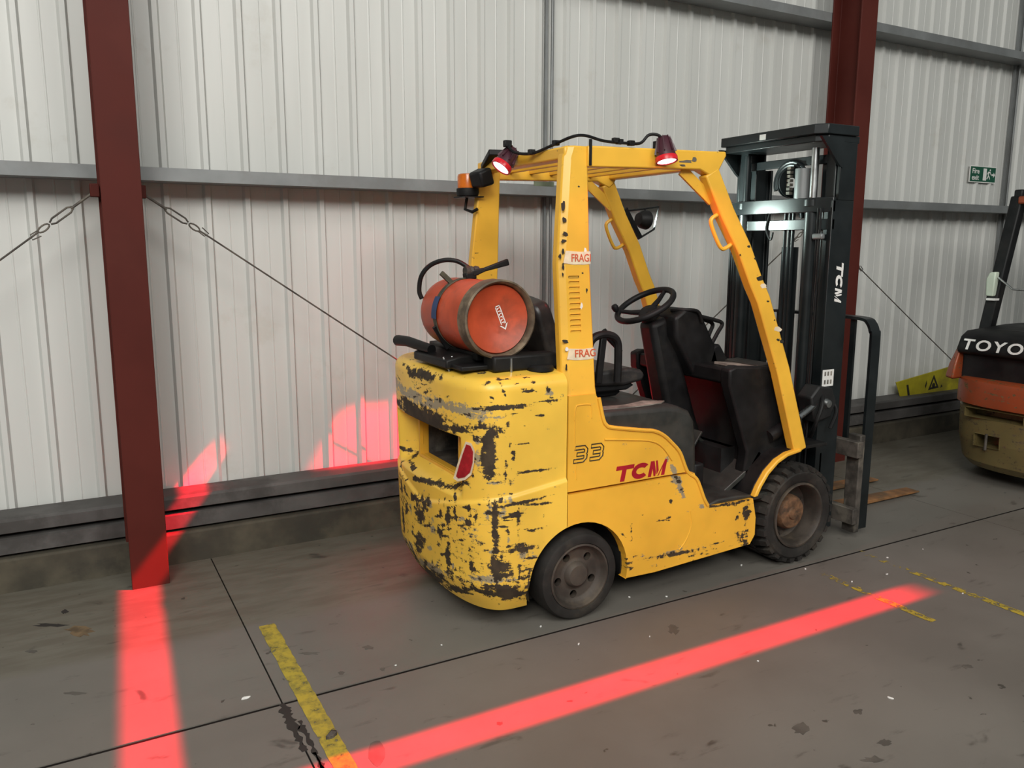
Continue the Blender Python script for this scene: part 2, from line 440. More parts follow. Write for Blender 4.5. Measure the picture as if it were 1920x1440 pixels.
# columns
def column(xc, name):
    g = G(); hw = .083; y0, y1 = 4.06, 4.314; t = .012
    pr = [(xc-hw, y0), (xc+hw, y0), (xc+hw, y0+t), (xc+.005, y0+t), (xc+.005, y1-t), (xc+hw, y1-t), (xc+hw, y1), (xc-hw, y1), (xc-hw, y1-t), (xc-.005, y1-t), (xc-.005, y0+t), (xc-hw, y0+t)]
    return g.prism(pr, 'xy', -.01, 5.2).build(name, 'maroon', kind='structure', smooth_=False, bev=.002, seg=1)
column(.270, 'trim_4'); column(5.105, 'trim_5'); column(9.94, 'trim_6')
# sag rods half way between the columns
for i, x in enumerate((2.735, 7.63)):
    g = G().box(x-.028, x-.012, 4.474, 4.492, .35, 5.2); g.cyl((x+.008, 4.455, .35), (x+.008, 4.455, 5.2), .0085, n=10)
    g.box(x+.02, x+.028, 4.468, 4.492, .35, 5.2)
    g.build('trim_%d' % (7+i), 'galv', kind='structure')

# bracing cables
def brace(p0, p1, label):
    p0 = Vector(p0); p1 = Vector(p1); d = (p1-p0).normalized(); L = (p1-p0).length
    root = empty('bracing_cable', p0, label, 'cable', 'wall bracing cables')
    G().tube([p0+d*.30, p0+d*(L*.5)+Vector((0, 0, -.006)), p1], .0042, 8).build('cable', 'dirtysteel', root)
    G().tube([p0+d*.02, p0+d*.13], .006, 8).build('hook_rod', 'dirtysteel', root)
    n = Vector((d.z, 0, -d.x))
    g = G()
    for s in (-1, 1): g.tube([p0+d*.12+n*(.004*s), p0+d*.14+n*(.013*s), p0+d*.22+n*(.013*s), p0+d*.24+n*(.004*s)], .0042, 8)
    g.build('turnbuckle', 'dirtysteel', root)
    g = G(); c = p0+d*.275
    g.tube([c+d*(.028*math.cos(t))+n*(.012*math.sin(t)) for t in [k*math.pi/6 for k in range(12)]], .004, 8, closed=True)
    g.tube([c+d*.02+n*.006, c+d*.06+n*.01, c+d*.07-n*.012, c+d*.03-n*.02], .003, 6)
    g.build('shackle', 'dirtysteel', root)
    G().box(p0.x-.02, p0.x+.02, p0.y-.02, p0.y+.03, p0.z-.025, p0.z+.035).build('bracket', 'maroon', root, bev=.004)
    return root
brace((.368, 4.27, 1.862), (2.68, 4.29, .27), 'steel bracing cable from the red-lit maroon column down behind the yellow forklift')
brace((.172, 4.27, 1.862), (-1.9, 4.29, .25), 'steel bracing cable from the maroon column sloping down away from the yellow forklift')
brace((5.005, 4.27, 1.87), (2.78, 4.29, .27), 'steel bracing cable from the column behind the mast down behind the steering wheel')
brace((5.205, 4.27, 1.62), (7.3, 4.29, .33), 'steel bracing cable sloping from the column behind the mast towards the orange forklift')

# fire exit sign
def fire_sign():
    p = ony(1841, 327, WALL_Y-.006); x0, x1 = ony(1817, 327, WALL_Y).x, ony(1866, 327, WALL_Y).x; z0, z1 = p.z-.072, p.z+.072
    root = empty('exit_sign', (p.x, WALL_Y, z0), 'green and white fire exit sign on the cladding above the orange forklift', 'sign')
    G().box(x0, x1, WALL_Y-.006, WALL_Y+.002, z0, z1).build('board', 'white', root)
    G().box(x0+.008, x1-.008, WALL_Y-.0075, WALL_Y-.005, z0+.008, z1-.008).build('face', 'green_sign', root)
    ex = (1, 0, 0); ey = (0, 0, 1); y = WALL_Y-.0078
    W = x1-x0
    text('lettering', 'Fire', .062, 'white', root, (x0+.03, y, z0+.078), ex, ey, bold=.001, sx=1.1)
    text('lettering', 'exit', .062, 'white', root, (x0+.03, y, z0+.022), ex, ey, bold=.001, sx=1.1)
    xm = x0+W*.5
    door = [(xm, z0+.02), (xm+.05, z0+.02), (xm+.05, z1-.02), (xm, z1-.02)]
    man = [[(xm+.062, z0+.03), (xm+.085, z0+.055), (xm+.085, z0+.085), (xm+.10, z0+.088), (xm+.112, z0+.07), (xm+.118, z0+.074), (xm+.105, z0+.1), (xm+.075, z0+.1), (xm+.058, z0+.078), (xm+.063, z0+.072), (xm+.074, z0+.085), (xm+.073, z0+.06), (xm+.054, z0+.036)],
           [(xm+.088, z0+.056), (xm+.10, z0+.03), (xm+.107, z0+.034), (xm+.096, z0+.062)], arc2(xm+.1, z0+.112, .009, 0, 330, 11)]
    ar = [[(xm+.125, z0+.065), (xm+.155, z0+.065), (xm+.155, z0+.05), (xm+.178, z0+.072), (xm+.155, z0+.094), (xm+.155, z0+.079), (xm+.125, z0+.079)]]
    plate2d(man+ar+[door], (0, y, 0), (1, 0, 0), (0, 0, 1), .0008).build('pictogram', 'white', root, smooth_=False)
fire_sign()

# yellow board standing on the lower rail
def yellow_board():
    a, b, c, d = ony(1681, 717, 4.40), ony(1692, 755, 4.40), ony(1800, 728, 4.40), ony(1800, 682, 4.40)
    root = empty('warning_board', (b.x, 4.40, b.z), 'scuffed yellow warning board leaning on the cladding beside the orange forklift', 'board')
    g = G(); P = [a, b, c, d]; up = [Vector((p.x, p.y+.012, p.z)) for p in P]
    g.add(P+up, [(0, 1, 2, 3), (7, 6, 5, 4), (0, 4, 5, 1), (1, 5, 6, 2), (2, 6, 7, 3), (3, 7, 4, 0)])
    g.build('panel', 'signyellow', root, bev=.003)
    ex = (c-b).normalized(); ey = (a-b); ey = (ey-ex*ey.dot(ex)).normalized(); ez = ex.cross(ey)
    o = b+ez*.001
    marks = [[(.07, .03), (.10, .03), (.07, .15), (.045, .15)]]
    cx, cy = .42, .10
    tri = []
    for r0, r1 in ((.085, .07),):
        A = [(cx+r0*math.cos(t), cy+r0*math.sin(t)) for t in (math.pi/2, math.pi*7/6, -math.pi/6)]
        B = [(cx+r1*.7*math.cos(t), cy+r1*.7*math.sin(t)) for t in (math.pi/2, math.pi*7/6, -math.pi/6)]
        for i in range(3): tri.append([A[i], A[(i+1) % 3], B[(i+1) % 3], B[i]])
    blob = [arc2(cx, cy-.01, .022, 0, 330, 9), [(cx-.11, cy-.02), (cx-.095, cy+.02), (cx-.10, cy+.05), (cx-.12, cy)], [(cx+.1, cy-.05), (cx+.13, cy-.04), (cx+.11, cy-.02)]]
    for Q_ in (marks, tri, blob[:1], blob[1:2], blob[2:]): plate2d(Q_, o, ex, ey, .001).build('print_mark', 'decal_black', root, smooth_=False)
yellow_board()

# ================================================================== YELLOW FORKLIFT
YC = 3.295; ORG = (2.4, YC, 0)
F = empty('forklift', ORG, 'scraped yellow gas forklift with overhead guard and black mast', 'forklift')
def sy(s, d): return YC+s*d                       # s = -1 near side, +1 far side
HB = .513
WX_R, WR_R, WX_F, WR_F = 1.884, .2, 3.228, .262

# ---- wear maps: ellipses measured on the photograph (centre, radii, angle, strength)
WEAR = [(788, 702, 34, 12, 8, 1), (785, 780, 56, 19, 20, 1.35), (760, 768, 26, 18, 20, 1.3), (850, 803, 40, 7, 10, 1.0), (935, 764, 52, 7, -3, .9), (916, 850, 17, 56, 0, 1.05), (890, 800, 26, 22, 0, .55),
        (800, 902, 60, 6, 12, .95), (865, 908, 25, 5, -12, .7), (766, 930, 28, 9, 22, .95), (787, 966, 11, 21, 0, .9), (787, 1014, 12, 22, 0, .9), (840, 973, 5, 20, 0, 1), (841, 1042, 6, 30, 0, 1),
        (824, 1000, 4, 20, -15, .8), (881, 975, 4, 22, 0, .85), (884, 1050, 5, 26, 0, .8), (929, 1000, 8, 54, 0, 1.1), (938, 1066, 24, 22, 0, 1), (970, 944, 42, 3.5, -13, 1), (960, 969, 20, 3, -8, .9), (1003, 883, 34, 3.2, -8, 1),
        (977, 1028, 30, 9, -10, .85), (941, 1110, 62, 14, 5, 1), (802, 1076, 42, 12, 26, 1), (860, 1104, 40, 8, 14, .9), (860, 1080, 60, 22, 12, .5), (990, 1075, 22, 25, 0, .55), (870, 1030, 70, 60, 0, .28),
        (1025, 752, 26, 2.5, -6, .9), (935, 711, 9, 4, 0, .9), (965, 719, 18, 1.5, 0, .8), (1022, 697, 14, 2.5, -8, .9), (980, 701, 6, 2, 0, .7), (1028, 730, 4, 9, -20, .7), (870, 706, 12, 3, 0, .4), (945, 737, 3, 14, -20, .6), (925, 748, 12, 2, 40, .7),
        (963, 853, 5, 12, 0, .8), (948, 890, 3, 14, 0, .7), (940, 937, 5, 7, 0, .9), (958, 926, 4, 2, 0, .8), (1020, 967, 3, 5, 0, .8), (985, 832, 30, 1.5, -3, .6), (940, 905, 18, 5, -10, .6),
        (800, 735, 22, 2, -15, .6), (825, 748, 3, 14, 0, .55), (860, 752, 3, 12, 0, .5), (880, 672, 30, 2.5, 5, .4)]
SCUFF = [(840, 762, 105, 13, 9, .9), (775, 740, 35, 10, 28, 1), (905, 785, 50, 8, 0, .8), (896, 850, 10, 50, 0, .7), (930, 906, 30, 5, 0, .7), (800, 1060, 60, 12, 26, .8), (915, 1085, 70, 14, 0, .7), (985, 1040, 26, 16, 0, .5), (890, 990, 30, 40, 0, .35), (1032, 735, 8, 8, 0, .8)]
WEAR_S = [(1283, 1036, 118, 7, -9, .62), (1390, 1010, 17, 16, 0, .8), (1399, 962, 8, 20, 0, .9), (1365, 945, 45, 4, -10, .8), (1244, 976, 24, 2.2, -8, .75), (1255, 970, 14, 1.5, -20, .6), (1178, 1060, 14, 14, 0, .5), (1010, 1005, 16, 6, -35, .5),
          (1171, 1005, 20, 1.5, 45, .7), (1183, 1000, 2, 22, 0, .55), (1200, 1008, 14, 2, 0, .5), (1258, 940, 4, 4, 0, .8), (1237, 908, 8, 3, 0, .5), (1340, 1000, 3, 8, 0, .6), (1278, 918, 6, 9, -20, .6), (1300, 1050, 80, 3, -11, .4), (1290, 985, 3, 3, 0, .7),
          (1270, 898, 16, 4, 70, .5), (1230, 832, 4, 3, 0, .5), (1183, 912, 3, 2, 0, .5)]
SCUFF_S = [(1269, 898, 40, 6, 70, 1), (1283, 1034, 118, 9, -9, .55), (1316, 950, 10, 5, 40, .8), (1250, 860, 10, 6, 60, .5)]
random.seed(21)
for k in range(85):      # vertical scrapes low on the rear
    x = random.uniform(758, 1000); y0 = 925+(x-758)*.06; WEAR.append((x, random.uniform(y0, 1112), random.uniform(1.5, 4.5), random.uniform(5, 20), random.uniform(-12, 12), random.uniform(.4, .95)))
for k in range(60):      # sideways scrapes round the corner
    WEAR.append((random.uniform(800, 1010), random.uniform(930, 1115), random.uniform(6, 20), random.uniform(1.2, 3), random.uniform(-14, 4), random.uniform(.4, .9)))
for k in range(45):
    WEAR.append((random.uniform(770, 1045), random.uniform(690, 800), random.uniform(3, 14), random.uniform(1, 2.6), random.uniform(-25, 12), random.uniform(.4, .85)))
for k in range(30):
    WEAR.append((random.uniform(880, 960), random.uniform(770, 910), random.uniform(2, 5), random.uniform(3, 12), random.uniform(-15, 15), random.uniform(.4, .85)))
for k in range(40):
    SCUFF.append((random.uniform(760, 960), random.uniform(930, 1110), random.uniform(2, 7), random.uniform(5, 20), 0, random.uniform(.4, .8)))
for k in range(26):
    t = random.random(); WEAR_S.append((1170+225*t, 1058-36*t+random.uniform(-14, 6), random.uniform(5, 20), random.uniform(1, 2.4), random.uniform(-14, -4), random.uniform(.4, .8)))
for k in range(14): WEAR_S.append((random.uniform(1165, 1400), random.uniform(960, 1020), random.uniform(2, 7), random.uniform(1, 2), random.uniform(-40, 20), random.uniform(.3, .7)))
for k in range(18): WEAR_S.append((1392+random.uniform(-14, 12), random.uniform(945, 1020), random.uniform(1.5, 4), random.uniform(3, 8), 0, random.uniform(.5, .9)))
def ell(px, py, L):
    v = 0
    for cx, cy, rx, ry, a, s in L:
        dx = px-cx; dy = py-cy
        if abs(dx) > rx*2+ry*2 and abs(dy) > rx*2+ry*2: continue
        c, sn = math.cos(math.radians(a)), math.sin(math.radians(a))
        u = (dx*c+dy*sn)/rx; w_ = (-dx*sn+dy*c)/ry; r2 = u*u+w_*w_
        if r2 < 4: v = max(v, s*math.exp(-r2*.9) if r2 > 1 else s*(1-.6*r2))
    return v
def wear_attr(o, W, S):
    off = base_of(o.parent); a = o.data.attributes.new('wear', 'FLOAT', 'POINT'); b = o.data.attributes.new('scuff', 'FLOAT', 'POINT')
    wa = [0.0]*len(o.data.vertices); wb = wa[:]
    for i, v in enumerate(o.data.vertices):
        p = v.co+off
        if p.y > YC+.12: p = Vector((p.x, 2*YC-p.y, p.z))
        x, y = proj(p); wa[i] = ell(x, y, W); wb[i] = ell(x, y, S)
    a.data.foreach_set('value', wa); b.data.foreach_set('value', wb)

# ---- counterweight
CW_F = 1.812
def cw_shape(z):
    t = min(1, max(0, (z-.13)/.85))
    return 2.7+.6*t, 1.360-.015*t
def sstep(a, b, v):
    t = min(1, max(0, (v-a)/(b-a))); return t*t*(3-2*t)
def cw_inset(z, yo, x):
    d = 0
    if z < .22: d += .05*(max(0, .22-z)/.12)**1.3
    zg = .48+.24*yo if x < 1.5 else .60+.13*(x-1.48)          # the lower casting bulges out below this line
    d += .011*sstep(zg-.006, zg+.012, z)
    if .575 < z < .850 and yo < .40 and x < 1.55:               # recess under the overhanging lip
        q = sstep(.578, .640, z)*sstep(.850, .842, z) if z > .842 else sstep(.578, .640, z)
        d += .092*q*(1-sstep(.305, .365, yo))
    return d
def cw_point(th, z):
    """th -1..1 : near front corner -> rear -> far front corner"""
    n, rear = cw_shape(z); a = 1.60-rear; b = HB
    s = abs(th); sg = -1 if th < 0 else 1
    if s > .8:                                     # straight side
        f = (s-.8)/.2; x = 1.60+(CW_F-1.60)*f; yo = b; nx, ny = 0, 1
    else:
        ang = (s/.8)*math.pi/2
        c, sn = math.cos(ang), math.sin(ang)
        x = 1.60-a*c**(2/n) if c > 1e-9 else 1.60
        yo = b*sn**(2/n) if sn > 1e-9 else 0
        nx, ny = -(max(1e-4, c)**(2-2/n))/a, (max(1e-4, sn)**(2-2/n))/b
        l = math.hypot(nx, ny); nx /= l; ny /= l
    d = cw_inset(z, yo, x)
    return x-nx*d, yo-ny*d, sg
def cw_th(nu):
    """sample evenly along the outline"""
    fine = [-1+2*i/3000 for i in range(3001)]; L = [0]; p = None
    for t in fine:
        x, y, s = cw_point(t, .95); q = (x, s*y)
        if p: L.append(L[-1]+math.hypot(q[0]-p[0], q[1]-p[1]))
        p = q
    out = []; k = 0
    for i in range(nu+1):
        d = L[-1]*i/nu
        while k < len(L)-2 and L[k+1] < d: k += 1
        out.append(fine[k]+(fine[k+1]-fine[k])*((d-L[k])/(L[k+1]-L[k]+1e-12)))
    return out
VENT = lambda yo, z: abs(yo) < .215 and .642 < z < .838
def build_cw():
    nu = 250; ths = cw_th(nu); zs = [.10+(1.05-.10)*i/170 for i in range(171)]
    rings = [(z, 0) for z in zs]+[(1.05+.05*math.sin(t*math.pi/2/6)*1.0, .05*(1-math.cos(t*math.pi/2/6))) for t in range(1, 7)]+[(1.105, .08), (1.112, .14), (1.115, .22)]
    vs = []; fs = []; inside = []; vent = []
    nr = len(rings)
    for z, ins in rings:
        zz = min(z, 1.05); zc = YC
        for t in ths:
            x, yo, sg = cw_point(t, zz)
            if ins:                                  # shrink toward the middle for the rounded top
                x = x+ins*max(0, min(1, (CW_F-x)/.4)); yo = yo*(1-ins/HB*1.0)
            ins_ = 0
            dx, dz = x-WX_R, z-.19; r = math.hypot(dx, dz)
            if r < .255 and yo > .3 and z < .5:
                ins_ = 1
                if dx > -.02: dx = -.02
                k = .255/max(1e-4, math.hypot(dx, dz)); x2 = WX_R+dx*k; z2 = .19+dz*k
                vs.append((min(CW_F, x2), YC+sg*yo, max(.10, z2)))
            else: vs.append((x, YC+sg*yo, z))
            inside.append(ins_); vent.append(VENT(yo, z) and abs(t) < .8)
    m = nu+1
    for i in range(nr-1):
        for j in range(nu):
            q = (i*m+j, i*m+j+1, (i+1)*m+j+1, (i+1)*m+j)
            if all(inside[k] for k in q) or all(vent[k] for k in q): continue
            fs.append(q)
    last = [(nr-1)*m+j for j in range(m)]; fs.append(tuple(last))
    first = [j for j in range(m) if not inside[j]]; fs.append(tuple(reversed(first)))
    g = G().add(vs, fs); o = g.build('counterweight', 'yellow_cw', F, ang=38)
    wear_attr(o, WEAR, SCUFF)
    G().box(1.70, 1.80, YC-.30, YC+.30, .60, .90).build('vent_shade_back', 'black', o)  # black back wall carries the shade of the deep vent
    # mouth of the casting in the same paint, then a darker duct and black back for the recess's shade
    for nm, mt, xa, xb in (('vent_mouth', 'yellow', 1.444, 1.49), ('vent_shade_duct', 'dirtysteel', 1.489, 1.71)):
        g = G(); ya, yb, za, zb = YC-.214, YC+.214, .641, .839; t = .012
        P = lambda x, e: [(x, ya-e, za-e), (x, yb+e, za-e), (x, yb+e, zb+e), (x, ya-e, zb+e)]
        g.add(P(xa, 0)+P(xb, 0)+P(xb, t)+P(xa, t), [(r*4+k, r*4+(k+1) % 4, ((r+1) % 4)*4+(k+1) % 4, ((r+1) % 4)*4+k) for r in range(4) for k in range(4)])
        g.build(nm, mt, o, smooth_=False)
    return o
cw = build_cw()
def cw_hit(px, py, push=.004):
    d = ray(px, py).normalized(); t = 1.2
    while t < 5:
        p = CAM+d*t; yo = abs(p.y-YC)
        if p.z < 1.05 and yo < HB+.02:
            n, rear = cw_shape(p.z); a = 1.60-rear
            if p.x >= 1.60: ins = yo < HB
            else: ins = ((1.60-p.x)/a)**n+(yo/HB)**n < 1
            if ins: return p-d*push
        t += .002
    return None
# rear lamp lens on the near corner
def rear_lens():
    out = [(873, 828), (884, 831), (890, 845), (889, 868), (884, 890), (872, 900), (858, 903), (850, 897), (857, 872), (865, 848)]
    inn = [(874, 833), (882, 836), (887, 847), (886, 867), (881, 886), (871, 895), (859, 897), (855, 893), (861, 872), (868, 850)]
    for nm, P, mt, push, th in (('lens_border', out, 'tape', .002, .05), ('rear_lens', inn, 'reflector', .005, .02)):
        pts = [cw_hit(*p, push=push) for p in P]
        g = G(); n = len(pts); d = ray(870, 865).normalized()
        c = sum(pts, Vector())/n
        g.add(pts+[c]+[p+d*th for p in pts], [(i, (i+1) % n, n) for i in range(n)]+[(i, i+n+1, (i+1) % n+n+1, (i+1) % n) for i in range(n)])
        g.build(nm, mt, cw, smooth_=False)
rear_lens()
G().prism([(1.50, YC), (1.52, YC-.22), (1.62, YC-.36), (1.75, YC-.36), (1.75, YC+.36), (1.62, YC+.36), (1.52, YC+.22)], 'xy', .07, .12).build('counterweight_base', 'grime', F)

# ---- side panels
def grid_panel(name, outline, y, th, mat, step, wear):
    """flat pressed panel: outline in x,z; fine mesh so that the wear map has points"""
    g = G().prism(outline, 'xz', y, y+th)
    o = g.build(name, mat, F, smooth_=False)
    me = o.data; bm = bmesh.new(); bm.from_mesh(me); off = Vector(ORG)
    xs_ = [p[0] for p in outline]; zs_ = [p[1] for p in outline]
    def cut(co, no):
        bmesh.ops.bisect_plane(bm, geom=bm.verts[:]+bm.edges[:]+bm.faces[:], plane_co=Vector(co)-off, plane_no=no)
    x = min(xs_)+step
    while x < max(xs_): cut((x, 0, 0), (1, 0, 0)); x += step
    z = min(zs_)+step*.6
    while z < max(zs_): cut((0, 0, z), (0, 0, 1)); z += step*.6
    bm.to_mesh(me); bm.free()
    if wear: wear_attr(o, WEAR_S, SCUFF_S)
    else: wear_attr(o, [], [])
    return o
YN = sy(-1, HB)          # 2.782
arch = arc2(WX_R, .19, .255, 107, -12, 14)
low = [(1.816, .578)]+[(1.816, .44)]+[p for p in arch if p[0] > 1.80]+[(2.128, .142)]+[(2.30, .138), (2.895, .166), (2.925, .21), (2.925, .30), (2.90, .40), (2.62, .405), (2.597, .415), (2.575, .45), (2.515, .582)]
up = [(1.816, .590), (1.816, 1.005), (1.948, 1.005), (1.962, .985), (1.985, .895), (2.005, .862), (2.04, .845), (2.20, .818), (2.27, .805), (2.32, .782), (2.37, .742), (2.42, .690), (2.472, .592)]
for s in (-1, 1):
    nr_ = s < 0
    for nm, P, d, st in (('lower_side_panel', low, HB, .012), ('upper_side_panel', up, HB-.004, .014)):
        y = sy(s, d) if nr_ else sy(s, d)-.05
        if nr_: grid_panel(nm, P, y, .05, 'yellow_side', st, True)
        else: G().prism(P, 'xz', y, y+.05).build(nm, 'yellow', F, bev=.006)
# raised rim round the upper panel and pressed lines (near side)
def ridge(pts, r, name, mat='yellow'):
    G().tube(bez(pts, 5), r, 8).build(name, mat, F)
ridge([(1.966, YN+.003, .985), (1.990, YN+.003, .895), (2.01, YN+.003, .862), (2.045, YN+.003, .848), (2.20, YN+.003, .82), (2.27, YN+.003, .808), (2.325, YN+.003, .783), (2.375, YN+.003, .742), (2.425, YN+.003, .69), (2.475, YN+.003, .592), (2.53, YN, .55), (2.58, YN, .45), (2.605, YN, .412)], .009, 'panel_rim')
ridge([(2.00, YN+.002, .80), (2.12, YN+.002, .785), (2.25, YN+.002, .765), (2.32, YN+.002, .73), (2.38, YN+.002, .66)], .004, 'pressed_line')
ridge([(1.845, YN+.004, .90), (1.85, YN+.004, .955), (1.87, YN+.004, .963), (1.915, YN+.004, .962), (1.93, YN+.004, .95), (1.932, YN+.004, .90)], .0035, 'pressed_line')
ridge([(1.848, YN+.004, .90), (1.85, YN+.004, .80), (1.86, YN+.004, .64)], .003, 'pressed_line')
ridge([(2.50, YN, .40), (2.51, YN, .33), (2.48, YN, .26), (2.44, YN, .22)], .003, 'pressed_line')
# chassis behind the panels and wheel wells
g = G(); g.box(2.13, 2.93, YN+.04, sy(1, HB-.04), .15, .385).box(1.80, 2.13, sy(-1, .27), sy(1, .27), .15, .60)
g.box(1.62, 2.14, sy(-1, .28), sy(1, .28), .13, .55); g.box(2.9, 3.45, sy(-1, .28), sy(1, .28), .12, .60)
g.build('chassis', 'grime', F)
for s in (-1, 1):
    g = G(); pr = arc2(WX_R, .19, .258, 192, -12, 24); n = len(pr)
    ya, yb = sy(s, HB-.004), sy(s, .27)
    g.add([(x, ya, z) for x, z in pr]+[(x, yb, z) for x, z in pr], [(i, i+1, i+1+n, i+n) for i in range(n-1)])
    g.build('wheel_well', 'grime', F, fix=False)

# ---- engine cover, floor, step, seat deck
g = G(); cov = [(1.93, .60), (1.93, .915), (2.10, .912), (2.38, .905), (2.46, .893), (2.525, .865), (2.558, .815), (2.575, .70), (2.59, .40), (2.0, .40)]
g.prism(cov, 'xz', sy(-1, HB-.055), sy(1, HB-.055)).build('engine_cover', 'cover', F, bev=.028, seg=4)
g = G(); g.prism([(2.03, -.435), (2.25, -.440), (2.40, -.40), (2.44, -.37), (2.33, -.345), (2.20, -.385), (2.05, -.365)], 'xy', .909, .9135)
g.v = [(x, YC+y, z-(.006 if x > 2.39 else 0)) for x, y, z in g.v]
g.build('worn_patch', 'cover_scuff', F, smooth_=False)
G().box(2.56, 3.12, sy(-1, HB-.03), sy(1, HB-.03), .375, .405).build('floor_plate', 'cover', F, bev=.006)
G().prism([(2.60, .40), (2.68, .425), (2.80, .425), (2.90, .415), (2.91, .40)], 'xz', YN+.01, YN+.28).build('step_mat', 'cover', F, bev=.008)
G().box(2.57, 2.63, sy(-1, HB-.06), sy(1, .43), .405, .60).build('riser', 'black', F, bev=.01)
# toe board slope
G().prism([(2.78, .40), (2.98, .52), (3.04, .60), (3.06, .585), (3.0, .50), (2.82, .395)], 'xz', sy(-1, .40), sy(1, .40)).build('toe_board', 'cover', F, bev=.004)
for k, (yy_, x0_) in enumerate(((-.10, 2.80), (.02, 2.80), (.14, 2.80))):
    g = G(); g.bar((x0_, YC+yy_, .52), (x0_+.10, YC+yy_, .66), .07, .012, up=(-1, 0, .6)); g.bar((x0_+.09, YC+yy_, .63), (x0_+.18, YC+yy_, .56), .018, .014, up=(0, 1, 0))
    g.build('pedal', 'cover', F, bev=.003)
# ---- cowl: dash box across the front with slanted side
cowl_side = [(2.93, .40), (2.96, .60), (2.88, .80), (2.82, .95), (2.815, 1.03), (2.86, 1.045), (3.16, 1.02), (3.21, 1.0), (3.27, .80), (3.31, .62), (3.33, .55), (3.10, .42)]
G().prism(cowl_side, 'xz', sy(-1, .40), sy(-1, .33)).build('cowl_side', 'black', F, bev=.012)
G().prism(cowl_side, 'xz', sy(1, .33), sy(1, .40)).build('cowl_side', 'black', F, bev=.012)
G().prism([(2.99, .44), (3.00, .80), (2.98, .93), (2.83, .955), (2.83, 1.03), (3.16, 1.02), (3.22, .98), (3.30, .64), (3.30, .44)], 'xz', sy(-1, .33), sy(1, .33)).build('cowl', 'black', F, bev=.012)
G().prism([(2.90, 1.030), (3.02, 1.020), (3.02, 1.032), (2.90, 1.042)], 'xz', sy(-1, .36), sy(-1, .20)).build('cowl_label', 'cover_scuff', F)
G().box(3.04, 3.16, sy(-1, .36), sy(-1, .10), 1.015, 1.034).build('cowl_vent', 'cover', F, bev=.004)
# steering column shroud, dash binnacle
col0 = Vector((2.84, YC+.01, .84)); col1 = Vector((2.66, YC, 1.255))
G().bar(Vector((2.86, YC+.0, .60)), col1, .19, .15, up=(0, 1, 0), w1=.13, h1=.12).build('steering_column', 'black', F, bev=.03, seg=3)
G().prism([(2.70, 1.17), (2.69, 1.27), (2.76, 1.315), (2.86, 1.30), (2.98, 1.10), (3.02, .98), (2.84, .95)], 'xz', sy(-1, .13), sy(1, .14)).build('instrument_binnacle', 'black', F, bev=.02, seg=3)
G().prism([(2.93, 1.02), (2.96, 1.11), (3.00, 1.12), (3.09, 1.0)], 'xz', sy(-1, .13), sy(1, .12)).build('lever_box', 'black', F, bev=.012)
# steering wheel
sw = Vector((2.605, YC+.005, 1.325)); nrm = Vector((-.50, 0, .866)).normalized(); e1 = Vector((0, 1, 0)); e2 = nrm.cross(e1)
rim = [sw+(e1*math.cos(t)+e2*math.sin(t))*.152 for t in [2*math.pi*k/40 for k in range(40)]]
wheel = G().tube(rim, .0155, 12, closed=True).build('steering_wheel', 'black', F)
hub = sw-nrm*.045
for a in (90, 210, 330):
    t = math.radians(a+180); q = sw+(e1*math.cos(t)+e2*math.sin(t))*.15
    G().tube([hub+(q-hub)*.12, hub+(q-hub)*.6+nrm*-.004, q], [.016, .012, .010], 8).build('spoke', 'black', wheel)
G().lathe([(0, .03), (.032, .027), (.050, .014), (.056, -.01), (.05, -.03), (0, -.03)], hub, nrm, 20).build('hub', 'black', wheel)
kb = min([sw+(e1*math.cos(t)+e2*math.sin(t))*.152 for t in [2*math.pi*k/72 for k in range(72)]], key=lambda q: (proj(q)[0]-1158)**2+(proj(q)[1]-588)**2)
G().lathe([(0, .055), (.014, .052), (.019, .04), (.016, .022), (.008, .012), (.008, 0)], kb, nrm, 14).build('spinner_knob', 'black', wheel)
G().tube(bez([(2.72, YC-.06, 1.30), (2.76, YC-.12, 1.305), (2.83, YC-.14, 1.295), (2.86, YC-.14, 1.24)], 6), .009, 8).build('direction_lever', 'black', F)
G().tube([(2.62, YC+.22, 1.06), (2.52, YC+.25, 1.175)], [.012, .02], 10).build('parking_brake', 'black', F)
# hydraulic levers
for k, (kn, c1, c2, b_) in enumerate((((1276, 592), (1306, 603), (1320, 612), (1314, 650)), ((1286, 590), (1322, 600), (1336, 608), (1322, 650)), ((1298, 590), (1340, 600), (1354, 607), (1331, 652)))):
    yl = YC-.02-.035*k
    pts = bez([ony(*kn, yl), ony(*c1, yl), ony(*c2, yl), ony((c2[0]*.6+b_[0]*.4), (c2[1]*.6+b_[1]*.4), yl), ony(*b_, yl), ony(b_[0]-8, b_[1]+25, yl)], 6)
    G().tube(pts, .0105, 8).build('hydraulic_lever', 'black', F)
    G().lathe([(0, -.03), (.014, -.026), (.018, 0), (.014, .026), (0, .03)], pts[0], (1, 0, -.1), 12).build('lever_knob', 'black', F)

